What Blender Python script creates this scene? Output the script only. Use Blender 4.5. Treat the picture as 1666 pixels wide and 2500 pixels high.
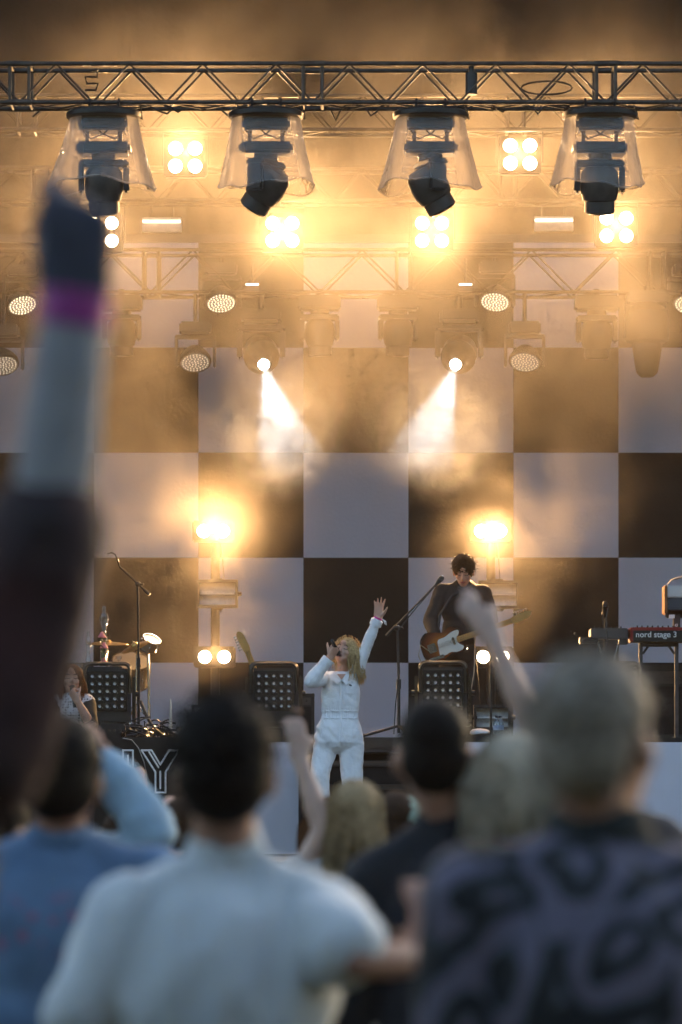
import bpy, bmesh, math, random
from mathutils import Vector, Matrix, Euler, noise
R = math.radians
rnd = random.Random(7)
scene = bpy.context.scene
for o in list(bpy.data.objects): bpy.data.objects.remove(o)
COL = scene.collection

# ------------------------------------------------------------------ camera
FPX = 9375.0            # focal length in photograph pixels (135 mm on a 36 mm tall frame)
CAMZ, HOR = 1.6, 1900.0  # eye height, horizon row
def at(px, py, y):
    "point at distance y that stands at photograph pixel px, py"
    return Vector(((px-833.0)/FPX*y, y, CAMZ+(HOR-py)/FPX*y))
def pm(y): return FPX/y   # pixels per metre at distance y
cam = bpy.data.cameras.new('camera'); camo = bpy.data.objects.new('camera', cam); COL.objects.link(camo)
camo.location = (0, 0, CAMZ); camo.rotation_euler = (R(90), 0, 0)
cam.lens = 135; cam.sensor_width = 36; cam.sensor_fit = 'AUTO'; cam.shift_y = (HOR-1250)/2500
cam.clip_start = 0.1; cam.clip_end = 3000
cam.dof.use_dof = True; cam.dof.focus_distance = 30.6; cam.dof.aperture_fstop = 3.0
scene.camera = camo

# ------------------------------------------------------------------ world, sun, exposure
w = bpy.data.worlds.new('World'); scene.world = w; w.use_nodes = True
nt = w.node_tree; bg = nt.nodes['Background']
sky = nt.nodes.new('ShaderNodeTexSky'); sky.sky_type = 'NISHITA'; sky.sun_disc = False
SUN_EL, SUN_ROT = 13.0, 20.0
sky.dust_density = 4.0; sky.ozone_density = 1.3
sky.sun_elevation = R(SUN_EL); sky.sun_rotation = R(SUN_ROT)
nt.links.new(sky.outputs[0], bg.inputs[0]); bg.inputs[1].default_value = 0.15
sl = bpy.data.lights.new('sun', 'SUN'); so = bpy.data.objects.new('sun', sl); COL.objects.link(so)
sl.energy = 0.6; sl.angle = R(12); sl.color = (1, 0.9, 0.78)
_sd = Vector((math.sin(R(SUN_ROT))*math.cos(R(SUN_EL)), math.cos(R(SUN_ROT))*math.cos(R(SUN_EL)), math.sin(R(SUN_EL))))
so.rotation_euler = _sd.to_track_quat('Z', 'Y').to_euler(); so.location = (0, -20, 30)
scene.view_settings.view_transform = 'Standard'; scene.view_settings.look = 'None'
scene.view_settings.exposure = 1.82; scene.view_settings.gamma = 1.0; scene.view_settings.use_curve_mapping = False
cy = scene.cycles
cy.use_denoising = True; cy.denoiser = 'OPENIMAGEDENOISE'
cy.use_adaptive_sampling = True; cy.adaptive_threshold = 0.075; cy.adaptive_min_samples = 16
cy.volume_step_rate = 3.0
cy.max_bounces = 5; cy.diffuse_bounces = 2; cy.glossy_bounces = 3; cy.transmission_bounces = 4
cy.transparent_max_bounces = 12; cy.volume_bounces = 0; cy.volume_max_steps = 128
cy.sample_clamp_indirect = 4.0; cy.sample_clamp_direct = 0
cy.caustics_reflective = False; cy.caustics_refractive = False

# ------------------------------------------------------------------ helpers
def tag(o, label=None, cat=None, group=None, kind=None):
    if label: o['label'] = label
    if cat: o['category'] = cat
    if group: o['group'] = group
    if kind: o['kind'] = kind
    return o
def empty(name, loc=(0,0,0), rot=(0,0,0)):
    o = bpy.data.objects.new(name, None); COL.objects.link(o); o.location = loc; o.rotation_euler = rot
    o.empty_display_size = 0.1
    return o
def link(name, me, mat=None, parent=None, loc=None):
    o = bpy.data.objects.new(name, me); COL.objects.link(o)
    if mat and not me.materials: me.materials.append(mat)
    if parent: o.parent = parent
    if loc is not None: o.location = loc
    return o
def copy_tree(o, parent=None):
    c = o.copy(); COL.objects.link(c); c.parent = parent
    for ch in list(o.children): copy_tree(ch, c)
    return c
def frame(d):
    d = d.normalized(); u = d.cross(Vector((0,0,1)))
    if u.length < 1e-4: u = Vector((1,0,0))
    u.normalize(); return u, u.cross(d)
class MB:
    "collects shapes; build() links them as one mesh object"
    def __init__(s): s.v = []; s.f = []
    def add(s, vs, fs):
        n = len(s.v); s.v += [tuple(v) for v in vs]; s.f += [tuple(i+n for i in f) for f in fs]; return s
    def box(s, c, d, rot=None, bev=0.0):
        c = Vector(c); hx, hy, hz = d[0]/2, d[1]/2, d[2]/2
        if bev <= 0:
            vs = [Vector((x*hx, y*hy, z*hz)) for x in (-1,1) for y in (-1,1) for z in (-1,1)]
            fs = [(0,1,3,2),(4,6,7,5),(0,4,5,1),(2,3,7,6),(0,2,6,4),(1,5,7,3)]
        else:
            bm = bmesh.new(); bmesh.ops.create_cube(bm, size=1.0)
            for v in bm.verts: v.co = Vector((v.co.x*d[0], v.co.y*d[1], v.co.z*d[2]))
            bmesh.ops.bevel(bm, geom=bm.edges[:], offset=min(bev, 0.45*min(d)), segments=2, affect='EDGES')
            bm.verts.ensure_lookup_table(); bm.verts.index_update()
            vs = [v.co.copy() for v in bm.verts]; fs = [tuple(v.index for v in f.verts) for f in bm.faces]; bm.free()
        if rot is not None: vs = [rot @ v for v in vs]
        return s.add([c+v for v in vs], fs)
    def cyl(s, a, b, r, r2=None, n=10, cap=True):
        a, b = Vector(a), Vector(b); r2 = r if r2 is None else r2
        u, w = frame(b-a); vs = []
        for p, q in ((a, r), (b, r2)):
            for i in range(n):
                t = 2*math.pi*i/n; vs.append(p+(u*math.cos(t)+w*math.sin(t))*q)
        fs = [(i, (i+1) % n, n+(i+1) % n, n+i) for i in range(n)]
        if cap: fs += [tuple(range(n-1, -1, -1)), tuple(range(n, 2*n))]
        return s.add(vs, fs)
    def path(s, pts, r, n=6, taper=None):
        pts = [Vector(p) for p in pts]; m = len(pts); vs = []; fs = []
        for k, p in enumerate(pts):
            d = pts[min(k+1, m-1)]-pts[max(k-1, 0)]
            if d.length < 1e-7: d = Vector((0,0,1))
            u, w = frame(d); q = r if taper is None else r*taper(k/(m-1))
            for i in range(n):
                t = 2*math.pi*i/n; vs.append(p+(u*math.cos(t)+w*math.sin(t))*q)
        for k in range(m-1):
            for i in range(n): fs.append((k*n+i, k*n+(i+1) % n, (k+1)*n+(i+1) % n, (k+1)*n+i))
        fs += [tuple(range(n-1, -1, -1)), tuple(range((m-1)*n, m*n))]
        return s.add(vs, fs)
    def lathe(s, prof, c=(0,0,0), axis=(0,0,1), n=20, cap=True):
        "prof: (radius, height) pairs along axis"
        c = Vector(c); ax = Vector(axis).normalized(); u, w = frame(ax); vs = []; fs = []
        for r, h in prof:
            for i in range(n):
                t = 2*math.pi*i/n; vs.append(c+ax*h+(u*math.cos(t)+w*math.sin(t))*r)
        for k in range(len(prof)-1):
            for i in range(n): fs.append((k*n+i, k*n+(i+1) % n, (k+1)*n+(i+1) % n, (k+1)*n+i))
        if cap: fs += [tuple(range(n-1, -1, -1)), tuple(range((len(prof)-1)*n, len(prof)*n))]
        return s.add(vs, fs)
    def ball(s, c, r, rot=None, nu=12, nv=8):
        c = Vector(c); r = (r, r, r) if not hasattr(r, '__len__') else r
        vs = [Vector((0,0,-r[2]))]; fs = []
        for j in range(1, nv):
            p = -math.pi/2+math.pi*j/nv
            for i in range(nu):
                t = 2*math.pi*i/nu; vs.append(Vector((r[0]*math.cos(p)*math.cos(t), r[1]*math.cos(p)*math.sin(t), r[2]*math.sin(p))))
        vs.append(Vector((0,0,r[2])))
        for i in range(nu): fs.append((0, 1+(i+1) % nu, 1+i))
        for j in range(nv-2):
            for i in range(nu): a = 1+j*nu; fs.append((a+i, a+(i+1) % nu, a+nu+(i+1) % nu, a+nu+i))
        a = 1+(nv-2)*nu; t = len(vs)-1
        for i in range(nu): fs.append((a+i, a+(i+1) % nu, t))
        if rot is not None: vs = [rot @ v for v in vs]
        return s.add([c+v for v in vs], fs)
    def sheet(s, fn, nu, nv):
        "grid surface fn(u,v), u and v in 0..1"
        vs = [fn(i/nu, j/nv) for j in range(nv+1) for i in range(nu+1)]
        fs = [(j*(nu+1)+i, j*(nu+1)+i+1, (j+1)*(nu+1)+i+1, (j+1)*(nu+1)+i) for j in range(nv) for i in range(nu)]
        return s.add(vs, fs)
    def prism(s, pts, y0, y1):
        "outline in x,z extruded along y"
        n = len(pts); vs = [(p[0], y0, p[1]) for p in pts]+[(p[0], y1, p[1]) for p in pts]
        fs = [tuple(range(n)), tuple(range(2*n-1, n-1, -1))]+[(i, i+n, (i+1) % n+n, (i+1) % n) for i in range(n)]
        return s.add(vs, fs)
    def mesh(s, name, smooth=True):
        me = bpy.data.meshes.new(name); me.from_pydata(s.v, [], s.f); me.validate(); me.update()
        bm = bmesh.new(); bm.from_mesh(me); bmesh.ops.recalc_face_normals(bm, faces=bm.faces[:]); bm.to_mesh(me); bm.free()
        if smooth:
            me.polygons.foreach_set('use_smooth', [True]*len(me.polygons)); me.set_sharp_from_angle(angle=R(38))
        return me
    def build(s, name, mat=None, parent=None, loc=None, smooth=True):
        return link(name, s.mesh(name, smooth), mat, parent, loc)

# ------------------------------------------------------------------ materials
def mat(name, col, rough=0.6, metal=0.0, var=0.0, scale=8.0, bump=0.0, bscale=60.0, sheen=0.0, spec=0.5, col2=None, coat=0.0, sss=0.0):
    m = bpy.data.materials.new(name); m.use_nodes = True; t = m.node_tree; b = t.nodes['Principled BSDF']
    b.inputs['Base Color'].default_value = (*col, 1); b.inputs['Roughness'].default_value = rough; b.inputs['Metallic'].default_value = metal
    b.inputs['Specular IOR Level'].default_value = spec
    if sheen: b.inputs['Sheen Weight'].default_value = sheen
    if coat: b.inputs['Coat Weight'].default_value = coat
    if sss:
        b.inputs['Subsurface Weight'].default_value = sss; b.inputs['Subsurface Radius'].default_value = (0.012, 0.005, 0.003)
        b.inputs['Subsurface Scale'].default_value = 1.0
    tc = t.nodes.new('ShaderNodeTexCoord')
    if var or col2:
        n = t.nodes.new('ShaderNodeTexNoise'); n.inputs['Scale'].default_value = scale; n.inputs['Detail'].default_value = 5
        t.links.new(tc.outputs['Object'], n.inputs['Vector'])
        r = t.nodes.new('ShaderNodeValToRGB'); c2 = col2 or tuple(c*(1+var) for c in col); c1 = col if col2 else tuple(c*(1-var) for c in col)
        r.color_ramp.elements[0].position = 0.32; r.color_ramp.elements[1].position = 0.68
        r.color_ramp.elements[0].color = (*c1, 1); r.color_ramp.elements[1].color = (*c2, 1)
        t.links.new(n.outputs['Fac'], r.inputs['Fac']); t.links.new(r.outputs['Color'], b.inputs['Base Color'])
    if bump:
        n2 = t.nodes.new('ShaderNodeTexNoise'); n2.inputs['Scale'].default_value = bscale; n2.inputs['Detail'].default_value = 4
        t.links.new(tc.outputs['Object'], n2.inputs['Vector'])
        bp = t.nodes.new('ShaderNodeBump'); bp.inputs['Strength'].default_value = bump; bp.inputs['Distance'].default_value = 0.02
        t.links.new(n2.outputs['Fac'], bp.inputs['Height']); t.links.new(bp.outputs['Normal'], b.inputs['Normal'])
    return m
def emit(name, col, strength):
    m = bpy.data.materials.new(name); m.use_nodes = True; t = m.node_tree; b = t.nodes['Principled BSDF']
    b.inputs['Base Color'].default_value = (0.02, 0.02, 0.02, 1)
    b.inputs['Emission Color'].default_value = (*col, 1); b.inputs['Emission Strength'].default_value = strength
    m.cycles.emission_sampling = 'NONE'
    return m
def volume(name, col, dens, g=0.0, noise_scale=None, lo=0.45, hi=0.7, detail=2.0, falloff=None, absorb=0.0, stretch=(1,1,1), off=(0,0,0), power=1.0):
    m = bpy.data.materials.new(name); m.use_nodes = True; t = m.node_tree; t.nodes.remove(t.nodes['Principled BSDF'])
    out = t.nodes['Material Output']; p = t.nodes.new('ShaderNodeVolumePrincipled')
    p.inputs['Color'].default_value = (*col, 1); p.inputs['Density'].default_value = dens; p.inputs['Anisotropy'].default_value = g
    t.links.new(p.outputs[0], out.inputs['Volume'])
    if noise_scale:
        tc = t.nodes.new('ShaderNodeTexCoord'); mp = t.nodes.new('ShaderNodeMapping'); mp.inputs['Scale'].default_value = stretch; mp.inputs['Location'].default_value = off
        n = t.nodes.new('ShaderNodeTexNoise'); n.inputs['Scale'].default_value = noise_scale; n.inputs['Detail'].default_value = detail; n.inputs['Roughness'].default_value = 0.6
        n.inputs['Distortion'].default_value = 0.4
        t.links.new(tc.outputs['Object'], mp.inputs['Vector']); t.links.new(mp.outputs[0], n.inputs['Vector'])
        mr = t.nodes.new('ShaderNodeMapRange'); mr.inputs[1].default_value = lo; mr.inputs[2].default_value = hi; mr.inputs[3].default_value = 0; mr.inputs[4].default_value = dens
        t.links.new(n.outputs['Fac'], mr.inputs[0]); last = mr.outputs[0]
        if falloff:   # smooth fade towards the edge of the cloud, object space radius
            ln = t.nodes.new('ShaderNodeVectorMath'); ln.operation = 'LENGTH'
            mp2 = t.nodes.new('ShaderNodeMapping'); mp2.inputs['Scale'].default_value = tuple(1/f for f in falloff)
            t.links.new(tc.outputs['Object'], mp2.inputs['Vector']); t.links.new(mp2.outputs[0], ln.inputs[0])
            m2 = t.nodes.new('ShaderNodeMapRange'); m2.interpolation_type = 'SMOOTHSTEP'
            m2.inputs[1].default_value = 0.45; m2.inputs[2].default_value = 1.0; m2.inputs[3].default_value = 1; m2.inputs[4].default_value = 0
            t.links.new(ln.outputs['Value'], m2.inputs[0])
            mu = t.nodes.new('ShaderNodeMath'); mu.operation = 'MULTIPLY'; t.links.new(last, mu.inputs[0]); t.links.new(m2.outputs[0], mu.inputs[1]); last = mu.outputs[0]
        t.links.new(last, p.inputs['Density'])
    return m
# ------------------------------------------------------------------ the setting: ground, stage, backdrop
DECK, DECKY, BACK = 1.93, 31.0, 38.0
M_ground = mat('trampled_grass', (0.035, 0.04, 0.02), 0.95, var=0.4, scale=3, bump=0.6, bscale=20, col2=(0.06, 0.05, 0.035))
M_black = mat('black_drape', (0.008, 0.0065, 0.0055), 0.9, var=0.3, scale=4, bump=0.3, bscale=12)
M_dark = mat('black_metal', (0.011, 0.010, 0.009), 0.42, var=0.3, scale=20)
M_dark_gloss = mat('black_gloss', (0.012, 0.012, 0.012), 0.25, var=0.2, scale=20)
M_alu = mat('worn_aluminium', (0.060, 0.050, 0.040), 0.45, 0.7, var=0.35, scale=14)
M_steel = mat('chrome', (0.6, 0.58, 0.55), 0.16, 1.0)
M_bwhite = mat('white_backdrop_cloth', (0.58, 0.55, 0.61), 0.9, var=0.04, scale=1.3, bump=0.12, bscale=30)
M_bblack = mat('black_backdrop_cloth', (0.0075, 0.0055, 0.0042), 0.95, var=0.2, scale=2, bump=0.12, bscale=30)
M_deck = mat('stage_ply', (0.022, 0.019, 0.017), 0.5, var=0.4, scale=6)
M_skirt = mat('white_skirt_cloth', (0.72, 0.69, 0.74), 0.85, var=0.05, scale=2, bump=0.2, bscale=5)

o = MB().sheet(lambda u, v: Vector(((u-.5)*1600, (v-.5)*1600+300, 0)), 8, 8).build('ground', M_ground); tag(o, kind='structure')
o = MB().box((0, (DECKY+41)/2, DECK-.06), (22, 41-DECKY, .12)).build('stage_floor', M_deck); tag(o, kind='structure')
o = MB().box((0, 29.45, .49), (16, 1.9, .98)).build('thrust_floor', M_deck); tag(o, kind='structure')
o = MB().box((0, (DECKY+41)/2+.15, (DECK-.13)/2), (21.6, 41-DECKY-.3, DECK-.13)).build('stage_base', M_black); tag(o, kind='structure')
# roof canopy, side and rear drapes shade the stage
def drape(name, a, b, z0, z1, lab):
    a = Vector((*a, 0)); b = Vector((*b, 0)); L = (b-a).length; d = (b-a)/L; nrm = Vector((-d.y, d.x, 0)); k = int(L/.12)
    o = MB().sheet(lambda u, v: a+d*(u*L)+nrm*(.06*math.sin(u*L*5.2)+.03*math.sin(u*L*13+1.3))+Vector((0,0,z0+(z1-z0)*v)), k, 3).build(name, M_black)
    tag(o, lab, 'drape'); return o
drape('rear_drape', (-11, 39.4), (11, 39.4), 0, 12.5, 'black rear drape hanging behind the checkered backdrop')
drape('side_drape', (-10.5, 29.2), (-10.5, 39.3), 0, 12.5, 'black side drape closing the stage wing at left')
drape('side_drape', (10.5, 39.3), (10.5, 29.2), 0, 12.5, 'black side drape closing the stage wing at right')
o = MB().sheet(lambda u, v: Vector(((u-.5)*23, 28.9+v*11.1, 12.6+.5*math.sin(math.pi*u)-.08*math.sin(v*22))), 24, 24).build('stage_roof', M_black)
tag(o, 'dark fabric roof stretched over the whole stage', 'roof')

# checkered backdrop: every square its own piece
bd = empty('checkered_backdrop', (0, BACK, 0)); tag(bd, 'huge checkered cloth backdrop of black and off white squares', 'backdrop')
SQ = 256.3/pm(BACK)
x0, z0 = at(485-256.3*5, 849, BACK).x, at(0, 849, BACK).z
sqm = {}
for iw in (0, 1):
    seed = iw*9.1
    for row in range(-5, 1):
        pass
for c in range(0, 14):
    for r in range(-4, 2):
        white = (c+r) % 2 == 1
        cx, cz = x0+c*SQ+SQ/2, z0+r*SQ-SQ/2+SQ*0
        def fn(u, v, cx=cx, cz=cz):
            X = cx+(u-.5)*SQ*.9985; Z = cz+(v-.5)*SQ*.9985
            return Vector((X, .012*math.sin(X*1.7+.6)+.008*math.sin(Z*2.3+X), Z))
        MB().sheet(fn, 5, 5).build('square', M_bwhite if white else M_bblack, bd)
MB().box(((x0+7*SQ), .06, z0+SQ+.05), (14*SQ, .05, .08)).build('batten', M_dark, bd)
Rz_ = lambda a: Matrix.Rotation(a, 3, 'Z')
# added unseen trees behind the audience block the low sky from their backs
M_foliage = mat('dark_foliage', (0.035, 0.05, 0.02), 0.9, var=0.4, scale=1.5, bump=0.8, bscale=3)
wd = MB(); rw = random.Random(11)
for k in range(64):
    x = -56+k*1.78+rw.uniform(-.6, .6); y = -15-rw.random()*7; h = rw.uniform(13, 17)
    wd.cyl((x, y, 0), (x, y, h*.6), .3, .15, n=7)
    for j in range(4): wd.ball((x+rw.uniform(-1.3,1.3), y+rw.uniform(-1,1), h*(.30+.18*j)+rw.uniform(-.6,.6)), (rw.uniform(1.6,2.6), rw.uniform(1.6,2.4), rw.uniform(1.8,2.8)), Rz_(rw.random()*3), 9, 7)
o = wd.build('added_trees', M_foliage); tag(o, 'unseen row of dark trees added behind the audience to block low sky', 'trees', kind='stuff')
# ------------------------------------------------------------------ trusses
def fillmat_hood():
    m = bpy.data.materials.new('clear_plastic'); m.use_nodes = True; t = m.node_tree; t.nodes.remove(t.nodes['Principled BSDF'])
    out = t.nodes['Material Output']; tr = t.nodes.new('ShaderNodeBsdfTransparent'); tr.inputs[0].default_value = (.93, .91, .88, 1)
    gl = t.nodes.new('ShaderNodeBsdfGlossy'); gl.inputs['Roughness'].default_value = .12
    tl = t.nodes.new('ShaderNodeBsdfTranslucent'); tl.inputs[0].default_value = (.9, .86, .8, 1)
    df = t.nodes.new('ShaderNodeBsdfDiffuse'); df.inputs[0].default_value = (.7, .68, .66, 1)
    fr = t.nodes.new('ShaderNodeFresnel'); fr.inputs[0].default_value = 1.3
    lw = t.nodes.new('ShaderNodeLayerWeight'); lw.inputs[0].default_value = .25
    fm = t.nodes.new('ShaderNodeMath'); fm.operation = 'MULTIPLY'; fm.inputs[1].default_value = .55; t.links.new(fr.outputs[0], fm.inputs[0])
    lm = t.nodes.new('ShaderNodeMapRange'); lm.inputs[3].default_value = .22; lm.inputs[4].default_value = .75; t.links.new(lw.outputs['Facing'], lm.inputs[0])
    tc = t.nodes.new('ShaderNodeTexCoord'); n = t.nodes.new('ShaderNodeTexNoise'); n.inputs['Scale'].default_value = 9
    bp = t.nodes.new('ShaderNodeBump'); bp.inputs['Strength'].default_value = .8; bp.inputs['Distance'].default_value = .05
    t.links.new(tc.outputs['Object'], n.inputs['Vector']); t.links.new(n.outputs['Fac'], bp.inputs['Height'])
    for k in (gl, fr): t.links.new(bp.outputs['Normal'], k.inputs['Normal'])
    a = t.nodes.new('ShaderNodeMixShader'); a.inputs[0].default_value = .5; t.links.new(tl.outputs[0], a.inputs[1]); t.links.new(df.outputs[0], a.inputs[2])
    b = t.nodes.new('ShaderNodeMixShader'); t.links.new(lm.outputs[0], b.inputs[0]); t.links.new(tr.outputs[0], b.inputs[1]); t.links.new(a.outputs[0], b.inputs[2])
    c = t.nodes.new('ShaderNodeMixShader'); t.links.new(fm.outputs[0], c.inputs[0]); t.links.new(b.outputs[0], c.inputs[1]); t.links.new(gl.outputs[0], c.inputs[2])
    t.links.new(c.outputs[0], out.inputs['Surface']); return m
M_hood = fillmat_hood()
M_lamp_face = emit('lit_tungsten_lamp', (1.0, 0.82, 0.55), 26)
M_white_lens = emit('lit_white_lens', (0.92, 0.97, 1.0), 40)
M_led = emit('glowing_led_dots', (1.0, 0.80, 0.52), 1.1)
M_led_dim = emit('faint_led_dots', (1.0, 0.82, 0.6), 0.35)
M_slit = emit('lit_strobe_tube', (1.0, 0.86, 0.66), 1.6)
M_strobe = mat('strobe_reflector', (0.62, 0.60, 0.56), 0.35, var=.1, scale=30)
M_lens = mat('glass_lens', (0.34, 0.33, 0.32), 0.12, .7, coat=1)
M_backlit_tint = mat('black_metal_backlight_tint', (0.05, 0.042, 0.03), 0.3, .5, var=.3, scale=15)  # black metal, tinted brown to carry the gold of its backlight
M_grey = mat('grey_plastic', (.055, .048, .042), .5, var=.2, scale=20)

def truss(name, c, s, x0, x1, sec, nz, lab, rot=0.0, single=True, r=.017):
    "box truss along x through c=(y,z): four chords, diagonal braces and end frames"
    y, z = c; t = empty(name, ((x0+x1)/2, y, z)); tag(t, lab, 'truss'); h = s/2; L = x1-x0
    for sy in (-1, 1):
        for sz in (-1, 1):
            MB().cyl((-L/2, sy*h, sz*h), (L/2, sy*h, sz*h), r, n=10).build('chord', M_alu, t)
    st = sec/(2*nz); nb = int(round(L/st)); base = MB()
    def brace(m, nm): return m.mesh(nm)
    up = MB().cyl((-st/2, 0, -h), (st/2, 0, h), r*.52, n=6, cap=False).mesh('brace')
    dn = MB().cyl((-st/2, 0, h), (st/2, 0, -h), r*.52, n=6, cap=False).mesh('brace')
    hu = MB().cyl((-st/2, -h, 0), (st/2, h, 0), r*.45, n=6, cap=False).mesh('brace')
    hd = MB().cyl((-st/2, h, 0), (st/2, -h, 0), r*.45, n=6, cap=False).mesh('brace')
    for k in range(nb):
        xc = -L/2+st*(k+.5)
        if abs(xc) > 6: continue
        for sy in (-1, 1): link('brace', (up, dn)[k % 2], M_alu, t, (xc, sy*h, 0))
        for sz in (-1,): link('brace', (hu, hd)[(k+(sz > 0)) % 2], M_alu, t, (xc, 0, sz*h))
    for k in range(int(L/sec)+1):
        xc = -L/2+sec*k
        if abs(xc) > 6: continue
        for dx in (-.07, .07):
            m = MB()
            for sy in (-1, 1): m.cyl((dx, sy*h, -h), (dx, sy*h, h), r*.8, n=8)
            for sz in (-1, 1): m.cyl((dx, -h, sz*h), (dx, h, sz*h), r*.8, n=8)
            m.build('end_frame', M_alu, t, (xc, 0, 0))
        for sy in (-1, 1):
            for sz in (-1, 1): MB().cyl((-.09, sy*h, sz*h), (.09, sy*h, sz*h), r*1.3, n=10).build('coupler', M_alu, t, (xc, 0, 0))
    return t
TY = 28.5; tz = at(0, 211, TY).z
xs = at(52, 0, TY).x
truss('lighting_truss', (TY, tz), .285, xs-3*2.165, xs+4*2.165, 2.165, 4, 'front aluminium box truss carrying the four hooded moving lights')
t2 = at(0, 282, 33.0).z
truss('lighting_truss', (33.0, t2), .29, -9, 9, 2.1, 4, 'hazy second truss behind the hooded lights holding two blinders')
t3 = at(0, 455, 34.5).z
truss('lighting_truss', (34.5, t3), .29, -9, 9, 2.1, 4, 'hazy middle truss above the row of four lit blinders')
t4 = at(0, 668, 36.5).z
truss('lighting_truss', (36.5, t4), .40, -9, 9, 2.4, 3, 'rearmost hazy truss with wash lights and moving heads')

# things clamped in the front truss
def small(name, mb, m, lab, cat): o = mb.build(name, m); tag(o, lab, cat); return o
p = at(1151, 205, 28.4); small('truss_motor', MB().cyl(p+Vector((0,0,.08)), p-Vector((0,0,.08)), .045, n=14).cyl(p+Vector((0,0,.14)), p+Vector((0,0,.08)), .02), M_dark, 'small dark cylinder hanging inside the front truss', 'box')
p = at(1335, 215, 28.4)
small('safety_sling', MB().path([p+Vector((.19*math.sin(a)*1.0, 0, .05*math.cos(a*1.0))) for a in [i*math.pi/8 for i in range(17)]], .008), M_alu, 'looped steel sling hanging inside the front truss', 'sling')
p = at(224, 195, 28.4)
small('cable_bundle', MB().path([p+Vector((.05*math.sin(i*1.1), .02*i/10, .07-.016*i+.02*math.sin(i*2.1))) for i in range(11)], .01), M_dark, 'small knot of black cable inside the front truss', 'cable')

# ------------------------------------------------------------------ hooded moving lights under the front truss
def moving_head(root, top, yaw, tilt, k=1.0, base_h=.11, bw=.40, neck=.055, head_len=.34, parts=None, dome=True):
    "hanging moving head: base, yoke arms, tilting head; top = z of the base's upper face (root space)"
    MB().box((0,0,top-base_h/2*k), (bw*k, .24*k, base_h*k), bev=.02*k).build('base', M_dark, root)
    m = MB().cyl((0,0,top-base_h*k), (0,0,top-(base_h+.04)*k), .09*k, n=18); rz = Matrix.Rotation(yaw, 3, 'Z')
    zt = top-(base_h+.04)*k; ya = .15*k
    m.box((0,0,zt-.03*k), (.37*k, .15*k, .055*k), rz, bev=.015*k); m.build('yoke', M_dark, root)
    zp = zt-.20*k
    for s in (-1, 1):
        MB().box(rz @ Vector((s*.165*k, 0, 0))+Vector((0,0,zt-.145*k)), (.045*k, .13*k, .20*k), rz, bev=.015*k).build('yoke_arm', M_dark, root)
    ax = rz @ (Matrix.Rotation(tilt, 3, 'X') @ Vector((0,0,-1)))
    c = Vector((0,0,zp))
    prof = [(.05*k,-.16*k),(.10*k,-.155*k),(.135*k,-.11*k),(.142*k,-.02*k),(.14*k,.03*k),(.125*k,.09*k),(.112*k,.10*k),(.112*k,(head_len-.16)*k),(.10*k,(head_len-.15)*k)]
    hd = MB().lathe(prof, c, ax, 24).build('head', M_grey if dome else M_dark, root)
    MB().lathe([(.102*k,(head_len-.148)*k),(.08*k,(head_len-.139)*k),(.02*k,(head_len-.134)*k)], c, ax, 20).build('lens', M_lens, hd)
    return zp
fixt = [(257, 'leftmost hooded moving light under the front truss, above the raised fist', 0.05, .25), (651, 'second hooded moving light from the left, its head turned sideways', 1.1, .65),
        (1050, 'third hooded moving light from the left, its barrel tilted right', -1.25, .55), (1461, 'rightmost hooded moving light under the front truss, facing forward', -.05, .2)]
for i, (px, lab, yaw, tilt) in enumerate(fixt):
    Y = 28.5; t = empty('hooded_moving_light', at(px, 262, Y)); tag(t, lab, 'stage light', 'moving lights in clear rain hoods'); q = 1/pm(Y)
    z = lambda py: (262-py)*q
    hk = MB()
    for dx in (-.105, .11):
        h = MB().path([(dx, -.14+.035*math.cos(a), z(262)+.035*math.sin(a)+.0) for a in [k*math.pi/6 for k in range(-1, 8)]], .011)
        h.cyl((dx, -.14, z(266)), (dx, -.14, z(292)), .013); h.box((dx, -.14, z(290)), (.05, .05, .02)); h.build('hook_clamp', M_dark, t)
    MB().lathe([(.10, z(300)),(.262, z(299)),(.276, z(296)),(.278, z(286)),(.262, z(281)),(.09, z(278))], (0,-.14,0), n=36).build('lid', M_dark, t)
    # the clear hood, a folded sheet of plastic hanging open below
    rr = random.Random(20+i); ph = [rr.random()*6 for _ in range(4)]; sc = (1.0, .88, .92, .84)[i]
    def hood(u, v, ph=ph, sc=sc):
        a = 2*math.pi*u; rad = .255+(.40*sc-.255)*v**1.15
        rad *= 1+v*(.05*math.sin(3*a+ph[0])+.035*math.sin(5*a+ph[1])+.018*math.sin(11*a+ph[2]))
        return Vector((rad*math.cos(a), -.14+rad*math.sin(a)*.8, z(298)+(z(463)-z(298)+.03*math.sin(2*a+ph[3])+.012*math.sin(7*a))*v))
    hd = MB().sheet(hood, 72, 12).build('rain_hood', M_hood, t)
    MB().path([hood(k/60, 1.0) for k in range(61)], .007, 6).build('hem', M_hood, hd)
    e = MB()
    e.box((0,-.14,z(316)), (.36,.24,.09), bev=.02).build('mount_box', M_dark, t)
    for s in (-1, 1): MB().box((s*.12,-.14,z(343)), (.03,.05,.10)).build('bracket', M_dark, t)
    cb = MB()
    for s in (-1, 1): cb.path([(s*.15, -.22, z(330)), (s*.09, -.24, z(352)), (0, -.23, z(340)), (-s*.05, -.22, z(325))], .006)
    cb.build('cable', M_dark, t)
    for ch in t.children: pass
    g = moving_head(t, z(358), yaw, tilt, 1.0, base_h=.085)
    for ch in t.children:
        if ch.name.split('.')[0] in ('base','yoke','yoke_arm','head'): ch.location.y -= .14
    MB().path([(.22, -.14, z(285)), (.285, -.16, z(300)), (.27, -.1, z(270)), (.25, .0, z(250))], .006).build('safety_wire', M_dark, t)

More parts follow.
